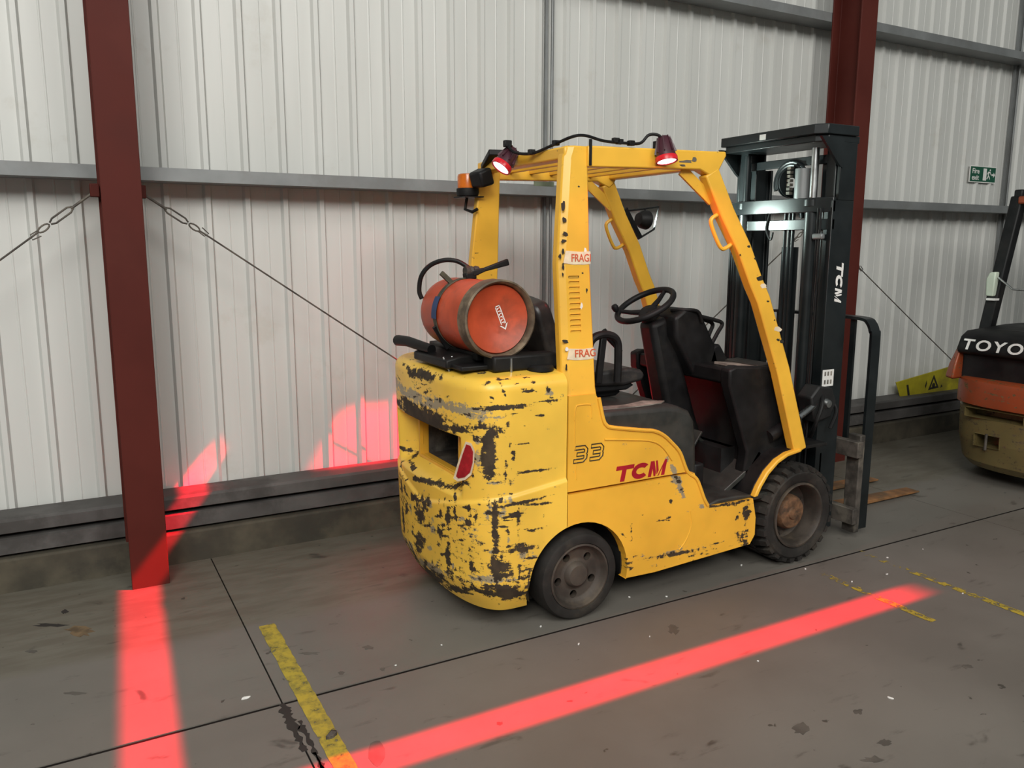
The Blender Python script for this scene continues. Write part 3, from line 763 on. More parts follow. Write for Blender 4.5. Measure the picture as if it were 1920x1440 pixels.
# ---- seat
G().prism([(1.96, .985), (1.97, 1.04), (2.10, 1.045), (2.33, 1.055), (2.40, 1.04), (2.425, 1.015), (2.41, .985), (2.30, .97)], 'xz', sy(-1, .245), sy(1, .245)).build('seat_cushion', 'seat', F, bev=.022, seg=3)
G().prism([(1.97, .945), (1.97, .985), (2.34, .985), (2.375, .965), (2.33, .945)], 'xz', sy(-1, .225), sy(1, .225)).build('seat_pan', 'black', F, bev=.008)
G().prism([(2.0, .912), (2.0, .95), (2.30, .95), (2.33, .93), (2.30, .912)], 'xz', sy(-1, .18), sy(1, .18)).build('seat_base', 'black', F, bev=.008)
def backrest():
    # rounded outline across the truck, leaning back
    out = [(-.24, 0)]+[(-.20+.045*math.cos(math.radians(a))*1.0-.0, .355+.06*math.sin(math.radians(a))) for a in range(180, 89, -15)]+[(-.1, .432), (0, .436), (.1, .432)]+[(.20+.045*math.cos(math.radians(a)), .355+.06*math.sin(math.radians(a))) for a in range(90, -1, -15)]+[(.24, 0)]
    a = Vector((2.02, YC, 1.0)); up_v = Vector((-.36, 0, 1)).normalized(); fw = Vector((up_v.z, 0, -up_v.x))
    n = len(out); g = G(); vs = []
    for t in (0, .085): vs += [a+Vector((0, y, 0))+up_v*z-fw*t for y, z in out]
    g.add(vs, [tuple(range(n)), tuple(range(2*n-1, n-1, -1))]+[(i, i+n, (i+1) % n+n, (i+1) % n) for i in range(n)])
    g.build('seat_backrest', 'seat', F, bev=.025, seg=4)
backrest()
for s in (-1, 1):
    y = sy(s, .275)
    G().tube(bez([(2.07, y, 1.0), (2.068, y, 1.14), (2.085, y, 1.20), (2.13, y, 1.222), (2.19, y, 1.218), (2.228, y, 1.19), (2.236, y, 1.13), (2.235, y, 1.0)], 6), .019, 10).build('hip_restraint', 'black', F)
    G().bar((2.125, y, 1.0), (2.15, y, 1.21), .02, .032, up=(1, 0, 0)).build('restraint_bar', 'black', F, bev=.004)

# ---- front fenders
fo = [(2.905, .405), (2.935, .46), (2.985, .525), (3.05, .575), (3.12, .603), (3.22, .615), (3.44, .615)]
fi = [(3.44, .598), (3.22, .598), (3.125, .584), (3.06, .556), (3.0, .508), (2.955, .45), (2.93, .405)]
for s in (-1, 1):
    y0, y1 = sorted((sy(s, HB+.004), sy(s, HB-.03)))
    k = len(fo)-1
    G().prism(fo[:-1]+fi[1:], 'xz', y0, y1).build('fender_edge', 'yellow_guard', F, bev=.006)
    y0, y1 = sorted((sy(s, HB-.028), sy(s, .27)))
    G().prism(fo+fi, 'xz', y0, y1).build('fender', 'black', F, bev=.003)
G().box(3.20, 3.46, sy(-1, HB-.01), sy(-1, .28), .40, .612).build('fender_front_panel', 'grime', F, bev=.004) if False else None

# ---- overhead guard
GD = .425                                       # half width at the pillars
def Bx(z): return 1.835+(.0 if z < 1 else -.0)
for s in (-1, 1):
    db, dt = .485, .420
    # B pillar: tapers to the top
    zb, zt = .99, 2.035
    vs = []
    for z, x0, x1, d in ((.99, 1.812, 1.965, .500), (1.03, 1.806, 1.962, .490), (1.55, 1.805, 1.955, .440), (1.98, 1.842, 1.952, .415), (2.028, 1.858, 1.950, .415)):
        th = .062
        for x, dd in ((x0+.028, d), (x1, d), (x1, d-th), (x0, d-th), (x0, d-.022)): vs.append((x, sy(s, dd), z))
    fs = [(4, 3, 2, 1, 0), tuple(20+i for i in range(5))]
    for r in range(4):
        for i in range(5): fs.append((r*5+i, r*5+(i+1) % 5, r*5+5+(i+1) % 5, r*5+5+i))
    G().add(vs, fs).build('rear_pillar', 'yellow_guard', F, bev=.006)
    # A pillar
    g = G()
    a0 = Vector((3.245, sy(s, .478), .60)); a1 = Vector((2.615, sy(s, .40), 1.985))
    # bowed pillar, swept through points read off the near one
    pp = []
    for px_, py_ in ((1336, 322), (1366, 400), (1397, 466), (1420, 531), (1433, 562), (1470, 695), (1500, 836)):
        q = ony(px_, py_, 2.83)
        for _ in range(3): q = ony(px_, py_, sy(-1, .478-(q.z-.60)*.0563+.0275))
        pp.append(Vector((q.x, sy(s, .478-(q.z-.60)*.0563), q.z)))
    pp.append(pp[-1]+(pp[-1]-pp[-2]).normalized()*.03)
    vs = []; fs = []
    for i, p in enumerate(pp):
        dd = (pp[min(i+1, len(pp)-1)]-pp[max(i-1, 0)]).normalized(); nn = Vector((dd.z, 0, -dd.x)).normalized()
        for b_, c_ in ((-.0275, -.042), (.0275, -.042), (.0275, .042), (-.0275, .042)): vs.append(p+Vector((0, b_, 0))+nn*c_)
    for i in range(len(pp)-1):
        for k in range(4): fs.append((i*4+k, i*4+(k+1) % 4, i*4+4+(k+1) % 4, i*4+4+k))
    n_ = len(pp)-1; fs += [(3, 2, 1, 0), (n_*4, n_*4+1, n_*4+2, n_*4+3)]
    g.add(vs, fs).build('front_pillar', 'yellow_guard', F, bev=.007)
    # side beam with rounded front corner
    g = G()
    g.prism([(1.945, 1.945), (1.945, 2.03), (2.62, 2.045), (2.70, 2.048), (2.705, 2.03), (2.66, 1.955), (2.63, 1.93), (2.55, 1.962)], 'xz', *sorted((sy(s, .428), sy(s, .372)))).build('roof_side_beam', 'yellow_guard', F, bev=.006)
    G().bar((2.48, sy(s, .385), 1.96), (2.66, sy(s, .39), 1.83), .012, .05, up=(1, 0, 1)).build('gusset', 'yellow_guard', F)
    # grab handle inside the front pillar
    h0 = pp[1]+Vector((-.025, 0, .0)); h1 = pp[2]*.8+pp[1]*.2+Vector((-.035, 0, -.01)); o_ = Vector((-.062, 0, -.03))
    G().tube(bez([h0, h0+o_*.8, h0+o_*1.05+(h1-h0)*.2, h0+o_*1.05+(h1-h0)*.8, h1+o_*.8, h1], 6), .0095, 8).build('grab_handle', 'yellow_guard', F)
# cross members
G().bar((1.885, sy(-1, .40), 2.0), (1.885, sy(1, .40), 2.0), .075, .05).build('roof_rear_beam', 'yellow_guard', F, bev=.008)
G().bar((2.655, sy(-1, .39), 2.005), (2.655, sy(1, .39), 2.005), .06, .06).build('roof_front_beam', 'yellow_guard', F, bev=.008)
for x in (2.02, 2.14, 2.26, 2.38, 2.50):
    G().bar((x, sy(-1, .385), 1.995), (x, sy(1, .385), 1.995), .022, .03).build('roof_bar', 'yellow_guard', F, bev=.003)
G().box(2.13, 2.27, sy(1, .371), sy(1, .3705), 1.975, 2.0).build('roof_sticker', 'greysticker', F) if False else None
p = ony(1020, 345, sy(1, .37)); G().box(p.x-.06, p.x+.06, sy(1, .37)-.0015, sy(1, .372), p.z-.012, p.z+.012).build('roof_sticker', 'greysticker', F)
# cable along the guard
cab = [(1.79, YC-.01, 2.075), (1.80, YC-.06, 2.03), (1.825, YC-.17, 2.015), (1.85, YC-.28, 2.035), (1.88, sy(-1, .40), 2.062), (1.93, sy(-1, .425), 2.068), (2.02, sy(-1, .43), 2.052), (2.14, sy(-1, .43), 2.05), (2.21, sy(-1, .43), 2.055), (2.25, sy(-1, .435), 2.09), (2.29, sy(-1, .45), 2.09), (2.315, sy(-1, .455), 2.065)]
G().tube(bez(cab, 6), .0065, 8).build('lamp_cable', 'black', F)
for q in ((1.825, YC-.17, 2.02), (1.86, YC-.31, 2.045), (2.08, sy(-1, .43), 2.056), (2.10, sy(-1, .43), 2.052), (2.16, sy(-1, .43), 2.05)):
    G().box(q[0]-.014, q[0]+.014, q[1]-.011, q[1]+.011, q[2]-.009, q[2]+.012).build('cable_tie', 'black', F, bev=.002)
x_ = 1.955
G().box(x_-.006, x_+.006, sy(-1, .432), sy(-1, .425), 1.95, 2.055).build('guard_strap', 'black', F)

# ---- red line lamps
def fan_light(name, loc, aim, along, half_u0, half_u1, half_w, soft, power, parent, spill=.004):
    l = bpy.data.lights.new(name, 'SPOT'); l.energy = power; l.color = (1, 1, 1); l.spot_size = math.radians(160); l.spot_blend = .1; l.shadow_soft_size = .012
    o = bpy.data.objects.new(name, l); COL.objects.link(o); o.parent = parent
    ez = (Vector(aim)-Vector(loc)).normalized(); ex = Vector(along); ex = (ex-ez*ex.dot(ez)).normalized(); ey = ez.cross(ex)
    o.location = Vector(loc)-base_of(parent); o.rotation_euler = ez.to_track_quat('-Z', 'Y').to_euler()
    l.use_nodes = True; nt = l.node_tree; em = nt.nodes['Emission']
    inc = N(nt, 'ShaderNodeNewGeometry').outputs['Incoming']
    def dot(v):
        n = N(nt, 'ShaderNodeVectorMath', operation='DOT_PRODUCT'); nt.links.new(inc, n.inputs[0]); n.inputs[1].default_value = v; return n.outputs['Value']
    dz = dot(ez); u = math_(nt, 'DIVIDE', dot(ex), dz); v = math_(nt, 'ABSOLUTE', math_(nt, 'DIVIDE', dot(ey), dz))
    sec = math_(nt, 'SQRT', math_(nt, 'ADD', 1, math_(nt, 'MULTIPLY', u, u)))
    mv = math_(nt, 'SUBTRACT', 1, smooth(nt, v, half_w-soft, half_w+soft))
    mu = math_(nt, 'MULTIPLY', smooth(nt, u, half_u0-.08, half_u0+.05), math_(nt, 'SUBTRACT', 1, smooth(nt, u, half_u1-.09, half_u1+.06)))
    core = math_(nt, 'MULTIPLY', math_(nt, 'MULTIPLY', mv, mu), math_(nt, 'POWER', sec, 3))
    glow = math_(nt, 'MULTIPLY', math_(nt, 'POWER', 2.71828, math_(nt, 'MULTIPLY', v, -2.2)), math_(nt, 'DIVIDE', spill, 1))
    nt.links.new(math_(nt, 'ADD', core, glow), em.inputs['Strength'])
    em.inputs['Color'].default_value = (1, .002, .02, 1)
    return o
def red_lamp(loc, aim, along, name, lit=True):
    loc = Vector(loc); d = (Vector(aim)-loc).normalized()
    h = G().lathe([(0, -.055), (.018, -.053), (.030, -.04), (.040, .02), (.046, .042), (.046, .05), (.040, .052)], loc, d, 20).build('line_lamp', 'red_housing', F)
    g = G(); a = d.orthogonal().normalized(); b = d.cross(a)
    for k in range(8):
        t = k*math.pi/4; q = (a*math.cos(t)+b*math.sin(t)); g.bar(loc-d*.05+q*.022, loc+d*.02+q*.041, .004, .014, up=q)
    g.build('cooling_fin', 'red_housing', h)
    G().lathe([(.046, .036), (.048, .04), (.048, .058), (.041, .058)], loc, d, 24).build('lamp_ring', 'red_ring', h)
    G().lathe([(.041, .054), (.02, .057), (0, .058)], loc, d, 24).build('lamp_lens', 'lens', h)
    return h
L1 = Vector((2.318, sy(-1, .462), 2.035))
red_lamp(L1, (2.318, 2.29, 0), (1, 0, 0), 'near')
G().box(2.295, 2.34, sy(-1, .43), sy(-1, .405), 2.03, 2.07).build('lamp_bracket', 'black', F, bev=.003)
T1 = Vector((2.318, 2.265, 0))
fan_light('red_line_light', L1+(T1-L1).normalized()*.075, T1, (1, 0, 0), -.95, .57, .031, .012, 1500, F, spill=.018)
L2 = Vector((1.80, YC-.0, 2.01))
red_lamp(L2, (.22, YC, 0), (0, 1, 0), 'rear')
G().tube([(1.87, YC+.01, 2.02), (1.83, YC+.05, 2.035), (1.80, YC+.05, 2.03)], .009, 8).build('lamp_bracket', 'black', F)
G().box(1.775, 1.81, YC-.025, YC+.0, 2.055, 2.085).build('lamp_connector', 'black', F, bev=.004)
T2 = Vector((.178, YC, 0))
fan_light('red_line_light.001', L2+(T2-L2).normalized()*.075, T2, (.06, 1, 0), -1.2, .66, .026, .009, 2400, F, spill=.0022)
L3 = Vector((2.318, sy(1, .462), 2.035)); T3 = Vector((2.318, 4.5, .50))
red_lamp(L3, T3, (1, 0, 0), 'far')
fan_light('red_line_light.002', L3+(T3-L3).normalized()*.075, T3, (1, 0, 0), -.60, .60, .062, .02, 1300, F, spill=.0022)

# ---- beacon and rear work lamp on the far rear pillar
bp = Vector((1.80, sy(1, .405), 1.865))
G().bar((1.80, sy(1, .33), 1.858), (1.80, sy(1, .47), 1.858), .10, .006).build('beacon_bracket', 'black', F, bev=.001)
bc = G().lathe([(0, 0), (.056, 0), (.058, .012), (.058, .034), (.052, .036)], bp, (0, 0, 1), 28).build('beacon', 'black', F)
G().lathe([(.052, .034), (.053, .09), (.049, .102), (.04, .106), (0, .107)], bp, (0, 0, 1), 28).build('beacon_lens', 'amber', bc)
g = G(); g.bar((1.85, sy(1, .30), 1.955), (1.78, sy(1, .285), 1.93), .10, .085, w1=.09, h1=.075); g.build('rear_work_lamp', 'black', F, bev=.012)
G().bar((1.88, sy(1, .345), 2.0), (1.84, sy(1, .18), 2.055), .075, .03).build('lamp_cover', 'black', F, bev=.006)
G().tube([(1.80, sy(1, .42), 1.855), (1.79, sy(1, .42), 1.80), (1.80, sy(1, .36), 1.785), (1.82, sy(1, .34), 1.80)], .008, 8).build('beacon_wire', 'black', F)
# front head lamp with wire guard on the far front pillar
hl = ony(1207, 412, sy(1, .47))
hp = G().lathe([(0, -.045), (.035, -.04), (.05, -.015), (.055, .02), (.05, .028), (0, .03)], hl, (1, .05, -.08), 22).build('head_lamp', 'black', F)
q = [ony(1178, 395, hl.y), ony(1235, 388, hl.y), ony(1226, 430, hl.y), ony(1200, 446, hl.y)]
G().tube(q, .006, 8).build('lamp_guard', 'black', hp)
G().tube([ony(1210, 392, hl.y), ony(1208, 402, hl.y)], .005, 8).build('lamp_stud', 'black', hp)
G().bar(ony(1200, 446, hl.y), ony(1172, 392, hl.y-.03), .03, .012, up=(0, 1, 0)).build('lamp_arm', 'black', hp)
# spot added at the head lamp to give the mast its cool light
l = bpy.data.lights.new('head_lamp_light', 'SPOT'); l.energy = 80; l.color = (.80, 1, .93); l.spot_size = math.radians(84); l.spot_blend = .6; l.shadow_soft_size = .04
o = bpy.data.objects.new('head_lamp_light', l); COL.objects.link(o); o.parent = F; o.location = hl+Vector((.045, .0, -.003))-Vector(ORG)
o.rotation_euler = Vector((1, -.42, .10)).to_track_quat('-Z', 'Y').to_euler()

# ---- decals
ex = Vector((1, 0, 0)); ey = Vector((0, 0, 1))
yd = YN+.0035
def three(x, z, w=.066, h=.072, t=.0155):
    m0, m1 = (h-t)/2, (h+t)/2; c = .016
    P = [(0, h), (w-c, h), (w, h-c), (w, h/2+.004), (w-.004, h/2), (w, h/2-.004), (w, c), (w-c, 0), (0, 0), (0, t), (w-t-.004, t), (w-t, t+.004), (w-t, m0), (.2*w, m0), (.2*w, m1), (w-t, m1), (w-t, h-t-.004), (w-t-.004, h-t), (0, h-t)]
    G().tube([(x+u+v*.12, yd-.0005, z+v) for u, v in P], .0026, 6, closed=True).build('number_decal', 'decal_black', F)
three(1.842, .714); three(1.925, .714)
def tcm_polys():
    P = []
    P.append([(0, .085), (.115, .085), (.115, .063), (.068, .063), (.068, 0), (.040, 0), (.040, .063), (0, .063)])
    c = [(0.045, .0425)]
    o = [(.058*math.cos(a), .0425*math.sin(a)) for a in [math.radians(k) for k in range(42, 319, 12)]]
    i_ = [(.030*math.cos(a), .0185*math.sin(a)) for a in [math.radians(k) for k in range(318, 41, -12)]]
    cx, cy = .166, .0425
    ring = [(cx+u, cy+v) for u, v in o]+[(cx+u, cy+v) for u, v in i_]
    P.append([(cx+.055, .085), (cx+.055, .062)]+[]) if False else None
    P.append(ring)
    x = .224
    P.append([(x, 0), (x, .085), (x+.024, .085), (x+.050, .022), (x+.050, 0), (x+.040, 0), (x+.021, .045), (x+.021, 0)])
    P.append([(x+.034, .085), (x+.046, .085), (x+.066, .030), (x+.058, .008)])
    P.append([(x+.058, 0), (x+.066, 0), (x+.097, .085), (x+.112, .085), (x+.112, 0), (x+.090, 0), (x+.090, .048), (x+.073, 0)])
    return [[(u+v*.22, v) for u, v in Q] for Q in P]
sc_ = .84
plate2d([[(u*sc_, v*sc_) for u, v in Q] for Q in tcm_polys()], (2.055, yd, .598), ex, ey, .001).build('brand_decal', 'decal_red', F, smooth_=False)
# cream tape with red print round the near rear pillar
def pil_y(z): return sy(-1, .440+(1.55-z)*(.05/.52) if z < 1.55 else .440-(z-1.55)*(.025/.43))
for z0, wd, word in ((1.548, .115, 'FRAGI'), (1.152, .13, 'FRAG')):
    h = .052 if z0 > 1.4 else .045
    g = G(); x0, x1 = 1.835, 1.957
    ya, yb = pil_y(z0)-.0022, pil_y(z0+h)-.0022
    jag = [(x0-.012, z0+.004), (x0+.03, z0-.002), (x0+.09, z0-.003), (x1, z0), (x1, z0+h), (x0+.07, z0+h-.002), (x0, z0+h+.003)]
    vs = [(x, ya+(yb-ya)*(z-z0)/h, z) for x, z in jag]+[(x, ya+(yb-ya)*(z-z0)/h+.002, z) for x, z in jag]
    n = len(jag); g.add(vs, [tuple(range(n)), tuple(range(2*n-1, n-1, -1))]+[(i, i+n, (i+1) % n+n, (i+1) % n) for i in range(n)])
    tp = g.build('tape', 'tape', F, smooth_=False)
    d = Vector((0, yb-ya, h)).normalized()
    text('tape_print', word, .045, 'tape_red', tp, (x0+.024, ya-.0008, z0+.010), ex, d, bold=.0003, sx=.82 if len(word) > 4 else .98)
# louvres punched in the near pillar
for k in range(11):
    z = 1.265+k*.0225
    yv = pil_y(z)
    G().add([(1.845, yv-.001, z), (1.895, yv-.001, z), (1.895, yv+.004, z+.008), (1.845, yv+.004, z+.008), (1.845, yv-.006, z+.010), (1.895, yv-.006, z+.010)], [(0, 1, 2, 3), (3, 2, 5, 4), (0, 3, 4), (1, 5, 2)]).build('louvre', 'rust_hub' if k == 10 else 'yellow', F, smooth_=False)
# scrapes through the paint of the pillars
def chip(px, py, w_, h_, yf, mat='decal_black', name='paint_chip', n=9):
    pts = []
    for k in range(n):
        t = 2*math.pi*k/n; q = random.uniform(.45, 1); x, y = px+w_*math.cos(t)*q, py+h_*math.sin(t)*q
        p = ony(x, y, 2.85)
        for _ in range(3): p = ony(x, y, yf(p.z))
        pts.append(p+Vector((0, -.0012, 0)))
    c = sum(pts, Vector())/n
    G().add(pts+[c]+[p+Vector((0, .003, 0)) for p in pts], [(i, (i+1) % n, n) for i in range(n)]+[(i, i+n+1, (i+1) % n+n+1, (i+1) % n) for i in range(n)]).build(name, mat, F, smooth_=False)
random.seed(5)
def ap_y(z): return sy(-1, .478-(z-.60)*.0563+.0275)
for px, py, w_, h_ in ((1056, 385, 4, 12), (1058, 412, 5, 8), (1060, 438, 7, 6), (1057, 452, 6, 4), (1056, 470, 3, 7), (1050, 481, 4, 6), (1056, 500, 3, 8), (1055, 515, 2, 5), (1092, 512, 2, 2), (1100, 545, 2, 6), (1085, 350, 3, 2), (1060, 640, 8, 4), (1062, 690, 2, 8)):
    chip(px, py, w_, h_, pil_y)
for px, py, w_, h_ in ((1090, 575, 3, 8), (1097, 470, 3, 10), (1062, 655, 4, 5)): chip(px, py, w_, h_, pil_y, 'white', 'sticker_remnant')
for px, py, w_, h_ in ((1404, 462, 4, 3), (1416, 485, 3, 3), (1425, 522, 8, 6), (1440, 565, 3, 2), (1459, 637, 4, 3), (1466, 640, 5, 5), (1452, 600, 2, 2), (1508, 780, 2, 2), (1388, 478, 2, 2)): chip(px, py, w_, h_, ap_y)
for px, py, w_, h_ in ((1432, 537, 9, 6), (1458, 618, 9, 6)): chip(px, py, w_, h_, ap_y, 'tape', 'sticker_remnant')
bm_y = lambda z: sy(-1, .428)
for px, py, w_, h_ in ((1285, 303, 16, 4), (1302, 300, 6, 6), (1280, 310, 7, 3)): chip(px, py, w_, h_, bm_y, 'dirtysteel')
for px, py, w_, h_ in ((908, 459, 5, 2), (914, 452, 5, 4), (921, 458, 3, 5), (922, 443, 3, 6), (893, 474, 5, 2)): chip(px, py, w_, h_, lambda z: sy(1, .440-.062)-.001)

# ---- wheels
def wheel_at(x, s, R_, front):
    yo = sy(s, HB+.006); ax = (0, -s, 0)             # axis pointing into the truck
    root_y = yo
    if front:
        ty = G().lathe([(.170, .012), (.185, .002), (.222, .0), (.236, .010), (.240, .03), (.240, .17), (.236, .19), (.222, .20), (.17, .195)], (x, yo, R_), ax, 56).build('tyre', 'rubber', F)
        g = G(); nl = 26
        for k in range(nl):
            t = 2*math.pi*k/nl
            for side in (0, 1):
                t2 = t+(math.pi/nl if side else 0)
                def P(rr, d, dt): return (x+rr*math.cos(t2+dt), yo-s*d, R_+rr*math.sin(t2+dt))
                d0, d1 = ((.002, .096) if side == 0 else (.104, .198)); sk0, sk1 = ((0, .085) if side == 0 else (.085, 0))
                a_ = .078
                vs = []
                for d, sk in ((d0, sk0), (d0+.035 if side == 0 else d0+.0, sk0+.0 if side == 0 else sk0), (d1, sk1)):
                    vs += [P(.232, d, sk-a_), P(.232, d, sk+a_), P(R_ if d > .02 else R_-.012, d, sk+a_*.8), P(R_ if d > .02 else R_-.012, d, sk-a_*.8)]
                g.add(vs, [(0, 1, 2, 3), (11, 10, 9, 8)]+[(r*4+i, r*4+4+i, r*4+4+(i+1) % 4, r*4+(i+1) % 4) for r in (0, 1) for i in range(4)])
        g.build('tread', 'rubber', ty, smooth_=False)
        rm = G().lathe([(.172, .01), (.172, .0), (.162, -.002), (.156, .006), (.150, .03), (.146, .10), (.12, .112), (.075, .112)], (x, yo, R_), ax, 40).build('rim', 'rim', ty)
        G().lathe([(.092, .115), (.090, .06), (.080, .045), (.06, .04), (.035, .04), (.03, .032), (0, .03)], (x, yo, R_), ax, 28).build('hub', 'rust_hub', ty)
        for k in range(6):
            t = k*math.pi/3+.3
            G().cyl((x+.118*math.cos(t), yo-s*.112, R_+.118*math.sin(t)), (x+.118*math.cos(t), yo-s*.088, R_+.118*math.sin(t)), .013, n=6).build('wheel_nut', 'rim', rm)
    else:
        ty = G().lathe([(.148, .012), (.152, .002), (.178, .0), (.190, .006), (.197, .02), (R_, .04), (R_, .13), (.195, .15), (.15, .155)], (x, yo, R_), ax, 52).build('tyre', 'rubber', F)
        prof = [(.150, .012), (.148, .004), (.140, .002), (.134, .012), (.128, .03)]+[(.128-.004*k, .030+.012*k/4) for k in range(1, 5)]+[(.112-.003*k, .042+.004*k/13) for k in range(1, 14)]+[(.066, .043), (.06, .040), (.052, .022), (.045, .016), (0.0005, .014)]
        na = 180; vs = []; ins = []; fs = []; HC = [(.093*math.cos(k*2*math.pi/5+.85), .093*math.sin(k*2*math.pi/5+.85)) for k in range(5)]; hr = .018
        for r, d in prof:
            for k in range(na):
                u, v = r*math.cos(2*math.pi*k/na), r*math.sin(2*math.pi*k/na); hit = 0
                for cu, cv in HC:
                    q = math.hypot(u-cu, v-cv)
                    if q < hr: hit = 1; u, v = cu+(u-cu)/max(q, 1e-5)*hr, cv+(v-cv)/max(q, 1e-5)*hr
                ins.append(hit); vs.append((x+u, yo-s*d, R_+v))
        for i_ in range(len(prof)-1):
            for k in range(na):
                q = (i_*na+k, i_*na+(k+1) % na, (i_+1)*na+(k+1) % na, (i_+1)*na+k)
                if not all(ins[t] for t in q): fs.append(q)
        rm = G().add(vs, fs).build('rim', 'rim', ty)
        for cu, cv in HC:
            G().lathe([(hr, .0), (hr, .03)], (x+cu, yo-s*.0435, R_+cv), (0, -s, 0), 18).build('hand_hole', 'rim', rm, fix=False)
for s in (-1, 1):
    wheel_at(WX_R, s, WR_R, False); wheel_at(WX_F, s, WR_F, True)
G().cyl((WX_R, sy(-1, .45), WR_R), (WX_R, sy(1, .45), WR_R), .05).build('rear_axle', 'grime', F)
G().cyl((WX_F, sy(-1, .42), WR_F), (WX_F, sy(1, .42), WR_F), .09).build('front_axle', 'grime', F)

# ---- mast
MX0, MX1 = 3.505, 3.665; MD = .365
def channel(x0, x1, yo, yi, z0, z1, s, t=.018):
    """U rail open to the inside; yo outer offset, yi inner lip offset"""
    pts = [(x0, yo), (x1, yo), (x1, yi), (x1-t, yi), (x1-t, yo-t), (x0+t, yo-t), (x0+t, yi), (x0, yi)]
    return G().prism([(x, sy(s, d)) for x, d in pts], 'xy', z0, z1)
for s in (-1, 1):
    channel(MX0, MX1, MD, MD-.062, .08, 1.86, s).build('outer_rail', 'black_gloss', F, bev=.003)
    channel(MX0+.035, MX1+.02, MD-.025, MD-.085, .10, 2.16, s).build('middle_rail', 'black_gloss', F, bev=.003)
    channel(MX0+.06, MX1+.035, MD-.09, MD-.13, .10, 2.06, s).build('inner_rail', 'black_gloss', F, bev=.003)
    # outer skin plate above the outer rail, as wide as the rail
    G().box(MX0+.04, MX1, *sorted((sy(s, MD), sy(s, MD-.02))), 1.86, 2.15).build('rail_plate', 'black_gloss', F, bev=.003)
    # lift cylinder and rod, chain beside it
    yc_ = sy(s, MD-.125)
    G().cyl((MX0-.005, yc_, .12), (MX0-.005, yc_, 1.86), .037, n=20).build('lift_cylinder', 'black_gloss', F)
    G().cyl((MX0-.005, yc_, 1.86), (MX0-.005, yc_, 2.13), .020, n=14).build('cylinder_rod', 'steel' if s < 0 else 'black_gloss', F)  # far rod blackened, the dark side of the mast put into its material
    G().lathe([(.037, 0), (.046, .003), (.046, .035), (.03, .04)], (MX0-.005, yc_, 1.83), (0, 0, 1), 20).build('cylinder_gland', 'black_gloss', F)
    g = G()
    for k in range(2): g.cyl((MX0-.03, sy(s, MD-.045-.018*k), .30), (MX0-.03, sy(s, MD-.045-.018*k), 1.82), .006, n=8)
    g.build('hydraulic_hose', 'black', F)
    G().box(MX0-.045, MX0-.015, *sorted((sy(s, MD-.085), sy(s, MD-.02))), 1.66, 1.69).build('hose_clamp', 'galv' if s < 0 else 'black', F, bev=.008)
    # triangular gussets of the top frame
    G().prism([(3.39, 2.17), (MX0+.05, 2.17), (MX0+.05, 2.02), (MX0+.02, 2.04)], 'xz', *sorted((sy(s, MD+.004), sy(s, MD-.012)))).build('top_gusset', 'black_gloss', F)
# top plate with a clipped corner
tp = [(3.40, .36), (3.40, -.31), (3.44, -.365), (3.67, -.365), (3.67, .365), (3.41, .365)]
G().prism([(x, YC+y) for x, y in tp], 'xy', 2.185, 2.235).build('mast_top_plate', 'black_gloss', F, bev=.004)
G().prism([(x+.025, YC+y*.96) for x, y in tp], 'xy', 2.15, 2.186).build('mast_top_frame', 'black_gloss', F, bev=.004)
pw = onx(1431, 243, 3.40); G().box(3.3985, 3.4005, pw.y-.022, pw.y+.022, 2.193, 2.222).build('plate_sticker', 'white', F)
# cross ties: bowed plate at the top of the outer mast
def tie(name, z0, z1, x, bow, d, mat='black_gloss'):
    n = 12; g = G(); pts = []
    for i in range(n+1):
        u = -1+2*i/n; pts.append((x-bow*(1-u**4), YC+u*d))
    for i in range(n, -1, -1):
        u = -1+2*i/n; pts.append((x-bow*(1-u**4)+.018, YC+u*d))
    return g.prism(pts, 'xy', z0, z1).build(name, mat, F, bev=.003)
tie('outer_cross_tie', 1.80, 1.875, MX0+.005, .06, MD)
tie('outer_cross_tie', 1.71, 1.765, MX0+.005, .03, MD)
tie('inner_cross_tie', 2.05, 2.095, MX0+.045, .02, MD-.03)
tie('lower_cross_tie', .40, .52, MX0+.03, .02, MD)
# free lift cylinder with chain sheave in the middle
G().cyl((MX0+.09, YC-.02, .15), (MX0+.09, YC-.02, 1.62), .045, n=20).build('free_lift_cylinder', 'black_gloss', F)
sh = Vector((MX0+.03, YC-.06, 1.965))
G().lathe([(.03, -.012), (.075, -.012), (.082, -.016), (.082, -.006), (.072, -.004), (.072, .004), (.082, .006), (.082, .016), (.075, .012), (.03, .012)], sh, (0.35, 1, 0), 28).build('hose_sheave', 'black_gloss', F)
for r in (.095, .11):
    pts = [sh+Vector((-.01, 0, 0))+Vector((-.35, .0, 0)).cross(Vector((0, 0, 1)))*0+Vector((0, math.cos(t)*r, math.sin(t)*r)) for t in [math.radians(k) for k in range(-20, 215, 12)]]
    pts = pts+[pts[-1]+Vector((0, .01, -.09)), pts[-1]+Vector((0, .0, -.14))]
    G().tube(pts, .011, 10).build('coiled_hose', 'black_gloss', F)
g = G()
for k in range(7): g.box(sh.x-.055, sh.x-.03, sh.y-.035, sh.y-.012, 1.90+k*.022, 1.915+k*.022)
g.build('lift_chain', 'dirtysteel', F)
G().cyl((MX0-.012, sy(-1, .17), 1.86), (MX0-.012, sy(-1, .17), 2.03), .040, n=20).build('rod_end', 'galv', F)
G().tube(bez([(MX0-.03, sy(1, .03), 1.80), (MX0-.03, sy(1, .05), 1.72), (MX0-.03, sy(1, .015), 1.66), (MX0-.03, sy(1, .0), 1.70)], 6), .006, 8).build('hose_loop', 'black', F)
for y in (.09, .115, .06): G().cyl((MX0+.0, sy(-1, y), .55), (MX0+.0, sy(-1, y), 1.80), .009, n=10).build('hydraulic_hose', 'black_gloss', F)
